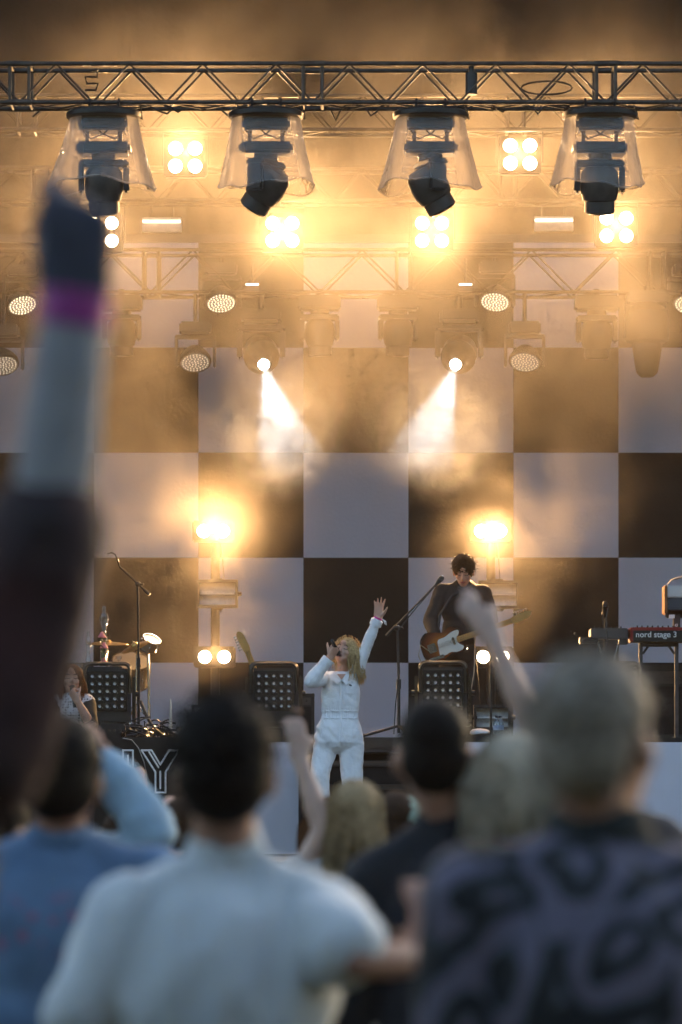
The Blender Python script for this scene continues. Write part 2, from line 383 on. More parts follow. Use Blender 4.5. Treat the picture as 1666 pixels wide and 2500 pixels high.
for k, (xa, xb, dz) in enumerate(((80, 560, .10), (345, 740, .06), (700, 965, .13), (1130, 1400, .08), (900, 1640, .04))):
    pa, pb = at(xa, 262, 28.62), at(xb, 262, 28.62); n_ = 22
    o = MB().path([pa.lerp(pb, i/n_)+Vector((0, .02*math.sin(i*1.3+k), -dz*(1-abs(math.sin(math.pi*3*i/n_+k)))**2*.9+.02)) for i in range(n_+1)], .008, 6).build('truss_cable', M_dark)
    tag(o, ('sagging black cable tied under the front truss above the leftmost hood', 'thin black cable under the front truss between the first two hoods', 'deeply sagging black cable under the front truss between the middle hoods', 'black cable under the front truss between the last two hoods', 'nearly straight black cable under the right half of the front truss')[k], 'cable')
# ------------------------------------------------------------------ lit blinders
LAMPC = (1.0, 0.565, 0.23)
def lamp_light(p, power, parent, tilt=6, ang=155):
    l = bpy.data.lights.new('lamp_light', 'SPOT'); l.energy = power*0.48; l.color = LAMPC; l.shadow_soft_size = .04; l.spot_size = R(ang); l.spot_blend = 1
    o = bpy.data.objects.new('lamp_light', l); COL.objects.link(o); o.location = p
    o.rotation_euler = Vector((0, -math.cos(R(tilt)), -math.sin(R(tilt)))).to_track_quat('-Z', 'Y').to_euler()
    if parent: o.parent = parent
bulb_me = MB().lathe([(.012,.034),(.04,.03),(.0555,.016),(.056,0)], (0,0,0), (0,-1,0), 20).mesh('lamp')
ring_me = MB().lathe([(.056,0),(.064,0),(.066,.03),(.060,.036),(.057,.02)], (0,0,0), (0,-1,0), 20, cap=False).mesh('rim')
def blinder(parent, c, cols, rows, sx, sz):
    "lamp face of cols x rows reflector lamps in a black housing, c in parent space"
    W, H = sx*cols+.03, sz*rows+.03
    hs = MB().box(c+Vector((0,.055,0)), (W, .10, H), bev=.015).build('housing', M_dark, parent)
    for i in range(cols):
        for j in range(rows):
            p = c+Vector(((i-(cols-1)/2)*sx, 0, (j-(rows-1)/2)*sz))
            b = link('lamp', bulb_me, M_lamp_face, parent, p); link('rim', ring_me, M_dark, b)
    return W, H
bl = [(453,385,33.0,t2,'upper left lit blinder with four white lamps between the first two hoods',300), (1270,378,33.0,t2,'upper right lit blinder with four white lamps between the last two hoods',300),
      (249,567,34.5,t3,'lit four lamp blinder mostly hidden behind the raised fist',260), (690,567,34.5,t3,'lit four lamp blinder below the second hooded light',400),
      (1055,567,34.5,t3,'lit four lamp blinder below the third hooded light',400), (1505,555,34.5,t3,'lit four lamp blinder below the rightmost hooded light',340)]
for px, py, Y, zt, lab, pw in bl:
    c = at(px, py, Y); t = empty('blinder_light', c); tag(t, lab, 'blinder', 'four lamp blinders on the trusses'); q = 1/pm(Y)
    W, H = blinder(t, Vector((0,0,0)), 2, 2, 48*q, 43*q)
    m = MB(); zt_ = zt-c.z-.14
    for s in (-1, 1): m.box((s*(W/2+.012), .055, H/4), (.012, .04, H/2+.12))
    m.box((0, .055, H/2+.06), (W+.036, .04, .012)); m.cyl((0, .055, H/2+.06), (0, .055, zt_), .018); m.build('yoke', M_dark, t)
    lamp_light(Vector((0,-.09,0)), pw, t)

# ------------------------------------------------------------------ strobe boxes
def strobe(root, c, W, H, lit, knob=1, flip=False):
    fr = MB(); d = .12
    fr.box(c+Vector((0,.07,0)), (W, .02, H)); fr.box(c+Vector((0,0,H/2-.012)), (W, d, .024)); fr.box(c+Vector((0,0,-H/2+.012)), (W, d, .024))
    for s in (-1, 1): fr.box(c+Vector((s*(W/2-.011),0,0)), (.022, d-.002, H-.05))
    f = fr.build('frame', M_dark, root)
    for s in (-1, 1):
        def refl(u, v, s=s):
            a = (v-.5)*2.4; return c+Vector(((u-.5)*(W-.05), .055-.055*(1-math.cos(a)), s*(H/4-.008)+math.sin(a)*(H/4-.02)*1.05))
        MB().sheet(refl, 2, 8).build('reflector', M_strobe, root)
    tb = MB().cyl(c+Vector((-(W/2-.03), -.01, 0)), c+Vector((W/2-.03, -.01, 0)), .010, n=8).build('tube', M_slit if lit else M_strobe, root)
    kb = MB()
    for s in ((-1, 1) if knob == 2 else (1,)): kb.cyl(c+Vector((s*W/2,0,0)), c+Vector((s*(W/2+.035),0,0)), .02, n=10)
    kb.build('knob', M_dark, root)
for px, py, lab in ((395,548,'white strobe bar hanging left of centre with a thin lit tube'), (1353,545,'white strobe bar hanging right of centre with a thin lit tube')):
    Y = 34.9; c = at(px, py, Y); t = empty('strobe_bar', c); tag(t, lab, 'strobe'); q = 1/pm(Y)
    MB().box((0,.05,0), (96*q, .06, 36*q), bev=.006).build('housing', M_strobe, t)
    MB().box((0,.015,8*q), (92*q, .012, 5*q)).build('tube', M_slit, t)
    m = MB()
    for s in (-1, 1): m.cyl((s*.1, .06, 18*q), (s*.1, .06, t3-c.z-.1), .012)
    m.build('bracket', M_dark, t)
for px, py, lab in ((616,694,'tiny strobe bar beside the left dotted wash light'), (1137,694,'tiny strobe bar beside the right dotted wash light')):
    Y = 36.0; c = at(px, py, Y); t = empty('strobe_bar', c); tag(t, lab, 'strobe'); q = 1/pm(Y)
    MB().box((0,.04,-6*q), (32*q, .05, 22*q), bev=.004).build('housing', M_grey, t); MB().box((0,.01,0), (32*q, .01, 4*q)).build('tube', M_slit, t)
    MB().cyl((0,.05,4*q), (0,.05,.25), .012).build('bracket', M_dark, t)

# ------------------------------------------------------------------ round dotted wash lights and moving heads on the rear truss
dots = MB()
for ring, n in ((0,1),(1,6),(2,12),(3,18),(4,24)):
    for k in range(n):
        a = 2*math.pi*k/n+ring*.2; rr_ = ring*.030
        dots.ball((rr_*math.cos(a), rr_*math.sin(a), -.003), (.0075,.0075,.006), nu=6, nv=4)
dots_me = dots.mesh('led_dots')
def wash(px, py, lab, tx, ty, lit):
    Y = 36.4; c = at(px, py, Y); t = empty('wash_light', c); tag(t, lab, 'wash light', 'round dotted wash lights on the rear truss')
    nrm = Vector((tx, -math.cos(R(ty)), -math.sin(R(ty)))).normalized(); Rm = nrm.to_track_quat('-Z', 'Y').to_matrix()
    face = lambda m, nm, mt, par=t: m.build(nm, mt, par)
    h = MB().lathe([(.151,-.012),(.156,.0),(.152,.03),(.12,.09),(.08,.14),(.04,.15)], (0,0,0), Rm @ Vector((0,0,1)), 32).build('head', M_grey, t)
    MB().lathe([(.150,-.014),(.144,-.020),(.138,-.014)], (0,0,0), Rm @ Vector((0,0,1)), 32, cap=False).build('rim', M_alu, h)
    d = link('led_dots', dots_me.copy(), M_led if lit else M_led_dim, h); d.matrix_local = Rm.to_4x4() @ Matrix.Translation((0,0,-.012)); d['kind'] = 'stuff'
    ztop = t4-.2-c.z
    m = MB(); up = .22
    for s in (-1, 1): m.box((s*.18, .06, up/2-.02), (.03, .07, up+.06), bev=.01)
    m.box((0, .06, up+.02), (.39, .07, .04), bev=.01); m.build('yoke', M_dark, t)
    MB().box((0, .06, max(up+.10, .3)), (.30, .2, .12), bev=.02).cyl((0,.06,.3), (0,.06,max(ztop,.42)), .02).build('base', M_dark, t)
wash(55, 743, 'bright dotted wash light at the left edge, left of the pink wristband', .25, 58, True)
wash(540, 738, 'bright dotted wash light below the second hooded light', .1, 58, True)
wash(1209, 735, 'bright dotted wash light right of the third hooded light', -.12, 58, True)
wash(1682, 742, 'dotted wash light cut by the right edge of the picture', -.15, 58, True)
wash(8, 890, 'dim dotted wash light low at the left edge', .2, 58, False)
wash(477, 883, 'dim dotted wash light low on the left, above the black square', .08, 58, False)
wash(1282, 882, 'dim dotted wash light low on the right, right of the white beam', -.1, 58, False)
hang = [(297,'dark moving head on the rear truss beside the grey forearm',.1,.1,1.0), (781,'dark moving head on the rear truss right of the left beam',.0,.1,1.0), (972,'dark moving head on the rear truss left of the right beam',.1,.1,1.0),
        (1457,'dark moving head on the rear truss near the right edge',.0,.15,1.05)]
for px, lab, yaw, tilt, k in hang:
    c = at(px, 722, 36.5); t = empty('moving_head', c); tag(t, lab, 'moving head', 'dark moving heads on the rear truss')
    moving_head(t, 0, yaw, tilt, k, base_h=.14, dome=False); MB().cyl((0,0,0), (0,0,t4-c.z-.15), .03).build('clamp', M_dark, t)
c = at(1580, 740, 36.3); t = empty('moving_head', c); tag(t, 'large dark profile light pointing straight down near the right edge', 'moving head')
MB().box((0,0,.04), (.40,.25,.14), bev=.03).build('base', M_dark, t); m = MB()
for s in (-1, 1): m.box((s*.19,0,-.17), (.05,.14,.36), bev=.02)
m.build('yoke', M_dark, t)
MB().lathe([(.10,.02),(.2,-.08),(.215,-.30),(.20,-.36),(.145,-.39),(.12,-.56),(.10,-.66),(.06,-.70)], n=24).build('head', M_dark, t)
MB().cyl((0,0,.1), (0,0,t4-c.z-.15), .03).build('clamp', M_dark, t)

# two white profile spots whose beams show in the smoke
BEAMS = []
for px, lab, tgt in ((644, 'left profile spot sending a white beam down towards the singer', 850), (1113, 'right profile spot sending a white beam down towards the singer', 838)):
    Y = 36.4; c = at(px, 889, Y); aim = at(tgt, 1640, 29.4); d = (aim-c).normalized()
    t = empty('beam_spot', c); tag(t, lab, 'spotlight', 'white beam spots on the rear truss')
    h = MB().lathe([(.085,-.50),(.15,-.46),(.17,-.36),(.17,-.22),(.12,-.16),(.085,-.05),(.075,.0),(.07,.01)], (0,0,0), d, 24).build('head', M_dark, t)
    MB().lathe([(.052,.012),(.045,.018),(.02,.022)], (0,0,0), d, 20).build('lens', M_white_lens, h)
    b = -d*.3; m = MB()
    for s in (-1, 1): m.box(b+Vector((s*.205,0,.10)), (.05,.12,.28), bev=.02)
    m.box(b+Vector((0,0,.25)), (.46,.13,.06), bev=.02); m.build('yoke', M_dark, t)
    MB().box(b+Vector((0,0,.36)), (.38,.25,.14), bev=.03).cyl(b+Vector((0,0,.4)), b+Vector((0,0,t4-c.z-b.z-.15)), .03).build('base', M_dark, t)
    l = bpy.data.lights.new('beam_light', 'SPOT'); l.energy = 540; l.color = (.72, .88, 1.0); l.shadow_soft_size = .03; l.spot_size = R(14); l.spot_blend = .35
    lo_ = bpy.data.objects.new('beam_light', l); COL.objects.link(lo_); lo_.parent = t; lo_.location = d*.06; lo_.rotation_euler = d.to_track_quat('-Z', 'Y').to_euler()
    BEAMS.append((c, d))

# ------------------------------------------------------------------ floor towers: pole with twin blinders and a strobe
for px, b1, b2, sx, sy, lab, pw, sw in ((526, 521, 524, 531, 1450, 'left floor tower with two lit twin lamps and a strobe on its pole', (560, 190), 100),
                                (1199, 1198, 1204, 1218, 1452, 'right floor tower with two lit twin lamps and a strobe behind the guitarist', (600, 170), 100)):
    Y = 35.6; q = 1/pm(Y); t = empty('light_tower', Vector((at(px, 0, Y).x, Y, DECK))); tag(t, lab, 'light tower', 'floor light towers'); B = t.location.copy()
    top = at(0, 1285, Y).z-DECK
    MB().cyl((0,0,0), (0,0,top), .042, n=14).build('pole', M_dark, t)
    m = MB()
    for k in range(3):
        a = k*2.094+.5; m.cyl((0,0,.12), (.35*math.cos(a), .35*math.sin(a), .02), .018)
    m.build('tripod_foot', M_dark, t)
    for bx, by, pwr in ((b1, 1297, pw[0]), (b2, 1604, pw[1])):
        c = at(bx, by, Y-.12)-B; blinder(t, c, 2, 1, 47*q, 44*q); lamp_light(c+Vector((0,-.09,0)), pwr, t, tilt=0)
    c = at(sx, sy, Y-.13)-B; strobe(t, c, sw*q, 68*q, False)
    MB().box(c+Vector((.0,.10,0)), (.10,.06,.30), bev=.01).build('bracket', M_dark, t)
    MB().path([(.045,-.01,top-.05),(.07,-.03,top-.3),(.09,-.02,top-.62),(.05,-.02,top-.8)], .007).build('cable', M_dark, t)
for px, lab in ((515,'white strobe box on the stage floor behind the white shirted man'), (1203,'white strobe box on the stage floor behind the towel and bottles')):
    Y = 33.2; q = 1/pm(Y); c = at(px, 1752, Y); t = empty('floor_strobe', (c.x, Y, DECK)); tag(t, lab, 'strobe', 'strobe boxes on the stage floor')
    strobe(t, Vector((0,0,c.z-DECK)), 92*q, 62*q, False, knob=2)
    MB().box((0,.03,(c.z-DECK-31*q)/2), (.26,.2,max(c.z-DECK-31*q,.02))).build('foot', M_dark, t)

# ------------------------------------------------------------------ lens matrix blinders on the deck front
lens_me = MB().lathe([(.016,.0),(.0155,.008),(.012,.011),(.0115,.006),(.004,.004)], (0,0,0), (0,-1,0), 12).mesh('lens')
pin_me = MB().lathe([(.0035,0),(.003,.004)], (0,0,0), (0,-1,0), 6).mesh('pin')
def matrix(px, py, Y, lab, yaw=0.0, rows=5, extra=0.0):
    q = 1/pm(Y); base = Vector((at(px, 0, Y).x, Y, DECK)); t = empty('lens_matrix_light', base, (0,0,yaw)); tag(t, lab, 'stage light', 'lens matrix lights along the stage front')
    zc = at(0, py, Y).z-DECK      # centre of the lens grid
    s = .062; g = s*2
    MB().box((0,.05,zc-.045), (.40,.14,.47), bev=.03).build('body', M_dark, t)
    pl = MB().box((0,-.026,zc), (.33,.016,.33), bev=.006).build('lens_plate', M_dark_gloss, t)
    for i in range(5):
        for j in range(rows):
            p = Vector(((i-2)*s, -.035, (j-2)*s)); link('lens', lens_me, M_lens, pl, p+Vector((0,0,zc)))
            link('pin', pin_me, M_lens, pl, p+Vector((.022,0,zc-.014)))
    w, h0, h1 = .185, zc-.02, zc+.225
    pts = [(-w,-.01,h0)]+[(-w+.05-.05*math.cos(a), -.01, h1-.05+.05*math.sin(a)) for a in [k*math.pi/10 for k in range(6)]]+[(w-.05+.05*math.sin(a), -.01, h1-.05+.05*math.cos(a)) for a in [k*math.pi/10 for k in range(6)]]+[(w,-.01,h0)]
    MB().path(pts, .013, 8).build('front_frame', M_backlit_tint, t)
    MB().path([(x*1.06, y+.07, z_+.012) for x, y, z_ in pts], .011, 8).build('rear_frame', M_backlit_tint, t)
    for sd in (-1, 1):
        MB().box((sd*.222,.03,zc-.07), (.028,.07,.40), bev=.012).build('yoke_arm', M_backlit_tint, t)
        MB().cyl((sd*.236,.03,zc-.02), (sd*.262,.03,zc-.02), .022, n=12).build('knob', M_dark, t)
    MB().box((0,.05,zc-.285), (.47,.2,.03), bev=.008).build('yoke_base', M_dark, t)
    hgt = zc-.30
    if hgt > .03: MB().box((0,.06,hgt/2), (.46,.26,hgt-.004), bev=.01).build('foot_box', M_dark, t)
    m = MB()
    for k in range(7): m.box((-.05+k*.02,-.075,zc-.262), (.01,.004,.008))
    m.build('badge', M_lens, t)
    return t
matrix(262, 1688, 31.8, 'dark lens matrix light at left behind the woman with a microphone', .10)
matrix(669, 1687, 31.8, 'dark lens matrix light left of the singer beside an amplifier', .03)
matrix(1082, 1685, 31.8, 'dark lens matrix light in front of the guitarist', -.02)
matrix(1506, 1686, 32.2, 'dark lens matrix light under the red keyboard at right', -.05)
# ------------------------------------------------------------------ stage front: steps, skirt, sign board
Rz = lambda a: Matrix.Rotation(a, 3, 'Z'); Rx = lambda a: Matrix.Rotation(a, 3, 'X'); Ry = lambda a: Matrix.Rotation(a, 3, 'Y')
xl, xr = at(737, 0, 31).x, at(1112, 0, 31).x
st = empty('stage_steps', ((xl+xr)/2, 30.5, .98)); tag(st, 'wide black steps leading up to the stage behind the singer', 'steps')
for k in range(4):
    z = DECK-.19*(k+1); y0 = DECKY-.25*(k+1)
    MB().box((0, y0+.125-30.5, z-.0225-.98), (xr-xl-.02, .27, .045), bev=.008).build('tread', M_deck, st)
    MB().box((0, y0+.02-30.5, (z-.045-.19*(3-k)/1-.98)/1+.0), (.01,.01,.01)).v
    MB().box((0, y0+.03-30.5, (z-.05+z-.185)/2-.98), (xr-xl-.06, .02, .13)).build('riser', M_black, st)
    MB().box((0, y0-.011-30.5, z-.012-.98), (xr-xl-.02, .006, .012)).build('nosing', M_alu, st)
for s in (-1, 1): MB().box((s*(xr-xl)/2, .0, .43), (.03, 1.0, .86)).build('side_panel', M_black, st)
o = MB().box((0, DECKY-.012, DECK-.045), (20, .02, .085), bev=.004).build('stage_edge', M_dark); tag(o, kind='structure')

def skirt(a, b, lab, cat='skirt', m=None):
    xa, xb = at(a, 0, 30.9).x, at(b, 0, 30.9).x; W = xb-xa; n = max(6, int(W/.06)); ph = rnd.random()*6
    def fn(u, v):
        x = xa+W*u; wob = .010*math.sin(x*9+ph)+.006*math.sin(x*23)
        return Vector((x, 30.95+wob*(1.2-v), .99+(DECK-.04-.99)*v))
    o = MB().sheet(fn, n, 8).build('stage_skirt', m or M_skirt); tag(o, lab, cat); return o
skirt(452, 735, 'white cloth skirt on the stage front left of the steps')
skirt(1114, 1480, 'white cloth skirt on the stage front right of the steps')
skirt(1486, 1790, 'white cloth skirt panel at the right edge of the stage front')
skirt(-420, 10, 'pale cloth skirt on the stage front left of the lettered board')
M_board = mat('black_board', (.010,.0095,.009), .35, var=.3, scale=5)
M_neon = mat('white_letter_tube', (.85,.84,.82), .4)
Yb = 30.9; q = 1/pm(Yb)
bdp = at(232, 1900, Yb); sb = empty('letter_board', bdp); tag(sb, 'black board on the stage front with outlined white letters N and Y', 'sign')
MB().box((0, .03, -.05), (445*q, .04, 215*q), bev=.005).build('board', M_board, sb)
def letter(x, y, W, H, outl, inl, nm):
    g = MB(); P = lambda u, v: Vector(((x+u*W-232)*q, -.012, (1900-(y-v*H))*q))
    r = .0075
    pts = [P(*p) for p in outl]+[P(*outl[0])]
    for a_, b_ in zip(pts[:-1], pts[1:]): g.cyl(a_, b_, r, n=8)
    for a_ in pts[:-1]: g.ball(a_, r, nu=8, nv=6)
    for l_ in inl:
        l_ = [P(*p) for p in l_]
        for a_, b_ in zip(l_[:-1], l_[1:]): g.cyl(a_, b_, r, n=8)
        for a_ in l_: g.ball(a_, r, nu=8, nv=6)
    o = g.build('letter', M_neon, sb); o['label'] = nm; return o
letter(237, 1935, 88, 103, [(0,0),(0,1),(.28,1),(.72,.42),(.72,1),(1,1),(1,0),(.74,0),(.28,.60),(.28,0)], [[(.14,.12),(.14,.86)],[(.86,.88),(.86,.12)]], 'outlined white capital N')
letter(346, 1935, 92, 103, [(0,1),(.27,1),(.5,.66),(.73,1),(1,1),(.64,.49),(.64,0),(.37,0),(.37,.49)], [[(.5,.10),(.5,.50)],[(.20,.96),(.45,.60)]], 'outlined white capital Y')
w_ = MB().path([at(300,1802,30.85), at(322,1806,30.84), at(338,1825,30.84), at(352,1860,30.85), at(360,1895,30.85), at(350,1925,30.85), at(362,1935,30.85)], .004).build('thin_cable', mat('pale_cable', (.4,.38,.34), .5)); tag(w_, 'thin pale cable dangling over the letter Y', 'cable')

# ------------------------------------------------------------------ microphones and stands
M_mesh = mat('microphone_grille', (.09,.09,.09), .45, .8, bump=.6, bscale=900)
M_brass = mat('brass_cymbal', (.45,.30,.10), .28, .95, var=.2, scale=10)
M_glass = None
def glassmat(name, tint, a=.16):
    m = bpy.data.materials.new(name); m.use_nodes = True; t = m.node_tree; t.nodes.remove(t.nodes['Principled BSDF']); out = t.nodes['Material Output']
    tr = t.nodes.new('ShaderNodeBsdfTransparent'); tr.inputs[0].default_value = (*tint, 1); gl = t.nodes.new('ShaderNodeBsdfGlossy'); gl.inputs['Roughness'].default_value = .05
    fr = t.nodes.new('ShaderNodeLayerWeight'); fr.inputs[0].default_value = .35; mr = t.nodes.new('ShaderNodeMapRange'); mr.inputs[3].default_value = a*.4; mr.inputs[4].default_value = .75
    mx = t.nodes.new('ShaderNodeMixShader'); t.links.new(fr.outputs['Facing'], mr.inputs[0]); t.links.new(mr.outputs[0], mx.inputs[0]); t.links.new(tr.outputs[0], mx.inputs[1]); t.links.new(gl.outputs[0], mx.inputs[2])
    t.links.new(mx.outputs[0], out.inputs['Surface']); return m
M_glass = glassmat('clear_glass', (.9,.92,.92)); M_bottle = glassmat('clear_bottle', (.8,.88,.92), .3)
def microphone(a, b, parent, sc=1.0):
    "handheld microphone, head at a, tail at b"
    a, b = Vector(a), Vector(b); d = (b-a).normalized(); L = (b-a).length
    h = MB().lathe([(.008*sc,-.026*sc),(.020*sc,-.020*sc),(.026*sc,0),(.024*sc,.016*sc),(.020*sc,.026*sc)], a, d, 16).build('grille', M_mesh, parent)
    MB().lathe([(.022*sc,.022*sc),(.024*sc,.03*sc),(.0185*sc,.045*sc),(.013*sc,L*.9),(.012*sc,L)], a, d, 14).build('handle', M_dark_gloss, parent)
def boom_stand(lab, Y, basepx, jt, tail, head, mic, ground=DECK, foot='tripod', yaw=.4):
    b = Vector((at(basepx, 0, Y).x, Y, ground)); t = empty('microphone_stand', b); tag(t, lab, 'mic stand')
    L = lambda px, py, dy=0: at(px, py, Y+dy)-b
    j = L(*jt); mid = Vector((0,0,j.z*.5))
    MB().cyl((0,0,.04), mid, .013, n=10).cyl(mid, j, .0095, n=10).build('pole', M_dark, t)
    MB().cyl(mid-Vector((0,0,.05)), mid+Vector((0,0,.03)), .019, n=10).build('clutch', M_dark, t)
    if foot == 'tripod':
        for k in range(3):
            a = yaw+k*2.0944; MB().cyl((0,0,.10), (.30*math.cos(a), .30*math.sin(a), .018), .011, n=8).ball((.30*math.cos(a), .30*math.sin(a), .018), .017, nu=8, nv=6).build('leg', M_dark, t)
    else: MB().lathe([(.12,0),(.12,.012),(.10,.022),(.02,.03)], n=24).build('base', M_dark, t)
    if tail:
        ta, hd = L(*tail), L(*head); MB().cyl(ta, hd, .0075, n=8).build('boom', M_dark, t)
        MB().cyl(ta, ta+(hd-ta)*.18, .014, n=10).build('counterweight', M_dark, t)
        MB().ball(j, .024, nu=10, nv=8).cyl(j, j+Vector((.05,-.01,0)), .008).build('joint', M_alu, t)
    if mic: m = L(*mic[0]); n = L(*mic[1]); mo = empty('microphone', b); mo.parent = None; tag(mo, mic[2], 'microphone'); microphone(m, n, mo, .9)
    return t
boom_stand('tall boom microphone stand on the left among tangled cables', 32.2, 339, (337,1426), (366,1452), (292,1383), None)
sgo = MB().path([at(292,1383,32.2), at(288,1368,32.18), at(282,1354,32.15), at(272,1349,32.1), at(264,1352,32.05)], .006).build('gooseneck', M_dark)
sgo['label'] = 'thin gooseneck microphone on the end of the left boom'; sgo['category'] = 'microphone'
boom_stand('boom microphone stand between the singer and the guitarist', 31.5, 974, (970,1533), (944,1552), (1068,1424), ((1078,1412),(1062,1432),'small microphone at the tip of the boom before the guitarist'), yaw=2.9)
o = MB().path([at(1068,1425,31.48), at(1010,1492,31.46), at(972,1540,31.46), at(976,1640,31.46), at(966,1720,31.46), at(962,1792,31.4)], .005).build('microphone_cable', M_dark); tag(o, 'black cable wound down the boom stand beside the guitarist', 'cable')
boom_stand('slim straight stand in front of the towel and bottles', 29.6, 1199, (1199,1622), None, None, None, ground=.98, foot='round')
boom_stand('short microphone stand rising behind the grey mixer at right', 33.6, 1476, (1478,1500), None, None, ((1478,1474),(1478,1508),'upright microphone above the mixer at right'))

# ------------------------------------------------------------------ left: amplifier with glassware, drums, cables
def cabinet(lab, px, py0, py1, wpx, Y, dep, cat='amplifier', grille=True, name='amplifier'):
    q = 1/pm(Y); x = at(px, 0, Y).x; zt, zb = at(0, py0, Y).z, DECK
    if py1: zb = at(0, py1, Y).z
    zb = max(zb, DECK); t = empty(name, (x, Y, zb)); tag(t, lab, cat); H = zt-zb; W = wpx*q
    MB().box((0, dep/2, H/2), (W, dep, H), bev=.012).build('case', M_dark, t)
    if grille: MB().box((0, -.004, H*.40), (W-.05, .012, H*.62), bev=.004).build('grille', M_black, t)
    MB().box((0, -.005, H*.83), (W-.06, .012, H*.16)).build('panel', M_grey, t)
    for k in range(5): MB().cyl((-W*.3+k*W*.15, -.01, H*.83), (-W*.3+k*W*.15, -.028, H*.83), .009, n=10).build('knob', M_alu, t)
    for sx in (-1, 1):
        for sz in (0, 1): MB().box((sx*(W/2-.012), -.001, .014+sz*(H-.028)), (.03, .02, .03), bev=.006).build('corner', M_alu, t)
    return t, zt
cabinet('black amplifier cabinet beside the lens matrix light left of the singer', 722, 1693, None, 92, 32.15, .3)
_, zt = cabinet('black cabinet at left carrying a rose vase and glass bottles', 238, 1627, None, 120, 32.5, .35)
q = 1/pm(32.6)
def glassware(name, lab, px, h, prof, Y=32.6, m=None, cat='vase'):
    t = empty(name, (at(px,0,Y).x, Y, zt)); tag(t, lab, cat); MB().lathe(prof, n=18, cap=False).build('glass', m or M_glass, t); return t
v = glassware('rose_vase', 'clear glass vase of two pink roses on the black cabinet', 253, .13, [(.0,.004),(.026,.004),(.027,.02),(.026,.13),(.0245,.13),(.025,.02),(.0,.012)])
M_rose = mat('pink_rose', (.62,.20,.22), .6, var=.25, scale=60); M_leaf = mat('rose_leaf', (.05,.09,.03), .5, var=.3, scale=30)
for k, (dx, dz) in enumerate(((-.012, .265), (.004, .175), (.004, .045))):
    f = MB()
    for i in range(14):
        a = i*2.4; rr_ = .012+.0021*i; tilt = .3+.06*i
        c = Vector((dx+rr_*.6*math.cos(a), rr_*.6*math.sin(a), dz+.012-.0012*i)); f.ball(c, (.018,.007,.022), Rz(a+1.57) @ Rx(-tilt*.6), nu=8, nv=6)
    f.ball((dx,0,dz), .018, nu=8, nv=6); fl = f.build('rose', M_rose, v)
    MB().path([(dx*.2,0,.02), (dx*.7,.004,dz*.6), (dx,0,dz-.01)], .003).build('stem', M_leaf, v)
for k in range(7):
    a = k*2.1; z_ = .12+.045*(k % 4); b_ = Vector((.03*math.cos(a)+.01, .03*math.sin(a), z_)); d_ = Vector((math.cos(a), math.sin(a), .5)).normalized()*.045; s_ = d_.cross(Vector((0,0,1))).normalized()*.013
    MB().add([b_, b_+d_*.5+s_, b_+d_, b_+d_*.5-s_], [(0,1,2,3)]).build('leaf', M_leaf, v)
glassware('glass_decanter', 'tall cut glass decanter standing behind the pink roses', 254, .45, [(.03,.0),(.034,.02),(.026,.24),(.018,.34),(.03,.37),(.042,.42),(.03,.46),(.012,.47),(.02,.50),(.012,.52)], 32.75, cat='decanter')
glassware('glass_bottle', 'slim clear glass bottle left of the rose vase', 216, .3, [(.022,0),(.025,.01),(.025,.06),(.014,.10),(.018,.16),(.024,.2),(.02,.25),(.01,.27),(.01,.30)], cat='bottle')
glassware('candle_glass', 'small glass candle holder right of the rose vase', 290, .1, [(.012,0),(.025,.004),(.008,.02),(.008,.05),(.026,.07),(.028,.09)], cat='glass')
glassware('candle_glass', 'low glass dish at the left end of the black cabinet', 190, .05, [(.02,0),(.04,.004),(.045,.03)], cat='glass')
# drum kit
def cymbal(lab, px, py, Y, r, tx, ty):
    c = at(px, py, Y); t = empty('cymbal_stand', (c.x, Y, DECK)); tag(t, lab, 'cymbal'); n = Vector((tx, ty, 1)).normalized(); c0 = Vector((0,0,c.z-DECK))
    MB().lathe([(.008,.03),(.03,.028),(.04,.012),(r*.6,.004),(r,-.006),(r*.998,-.009),(r*.6,.0),(.04,.008)], c0, n, 40, cap=False).build('cymbal', M_brass, t)
    MB().cyl(c0+n*.06, c0-n*.05, .005).cyl(c0-n*.05, (0,0,.05), .010).build('rod', M_steel, t)
    for k in range(3): MB().cyl((0,0,.35), (.25*math.cos(k*2.09), .25*math.sin(k*2.09), .01), .008).build('leg', M_steel, t)
cymbal('flat brass cymbal behind the pink roses', 262, 1570, 34.2, .19, .02, -.10)
cymbal('tilted brass cymbal right of the roses', 330, 1578, 34.0, .13, -.42, -.28)
M_skinhead = mat('smoky_drum_head', (.16,.14,.12), .45)
def drum(lab, px, py, Y, r, h, ax, m):
    c = at(px, py, Y); t = empty('tom_drum', c); tag(t, lab, 'drum'); ax = Vector(ax).normalized()
    MB().lathe([(r,-h/2),(r,h/2)], (0,0,0), ax, 28, cap=False).build('shell', m, t)
    MB().lathe([(.0,.001),(r*.98,.001)], ax*(h/2), ax, 28, cap=False).build('drum_head', M_skinhead, t)
    for s in (-1, 1): MB().lathe([(r+.002,-.008),(r+.010,-.008),(r+.010,.008),(r+.002,.008)], ax*(s*h/2), ax, 28, cap=False).build('hoop', M_steel, t)
    u, w2 = frame(ax)
    for k in range(6):
        a = k*math.pi/3; p = (u*math.cos(a)+w2*math.sin(a))*(r+.012); MB().cyl(p-ax*h*.5, p+ax*h*.5, .004, n=6).ball(p, (.01,.01,.018), nu=6, nv=6).build('lug', M_steel, t)
    MB().cyl(-ax*h/2, (0,0,DECK-c.z), .012).build('stand', M_steel, t)
M_shell = mat('clear_drum_shell', (.30,.24,.16), .2, .3, coat=1)
drum('small tom drum with chrome hoops left of the light tower', 366, 1572, 34.3, .075, .10, (.35,-.45,.8), M_shell)
drum('drum with chrome fittings behind the tall boom stand', 318, 1640, 34.6, .17, .22, (.1,-.5,.85), M_shell)
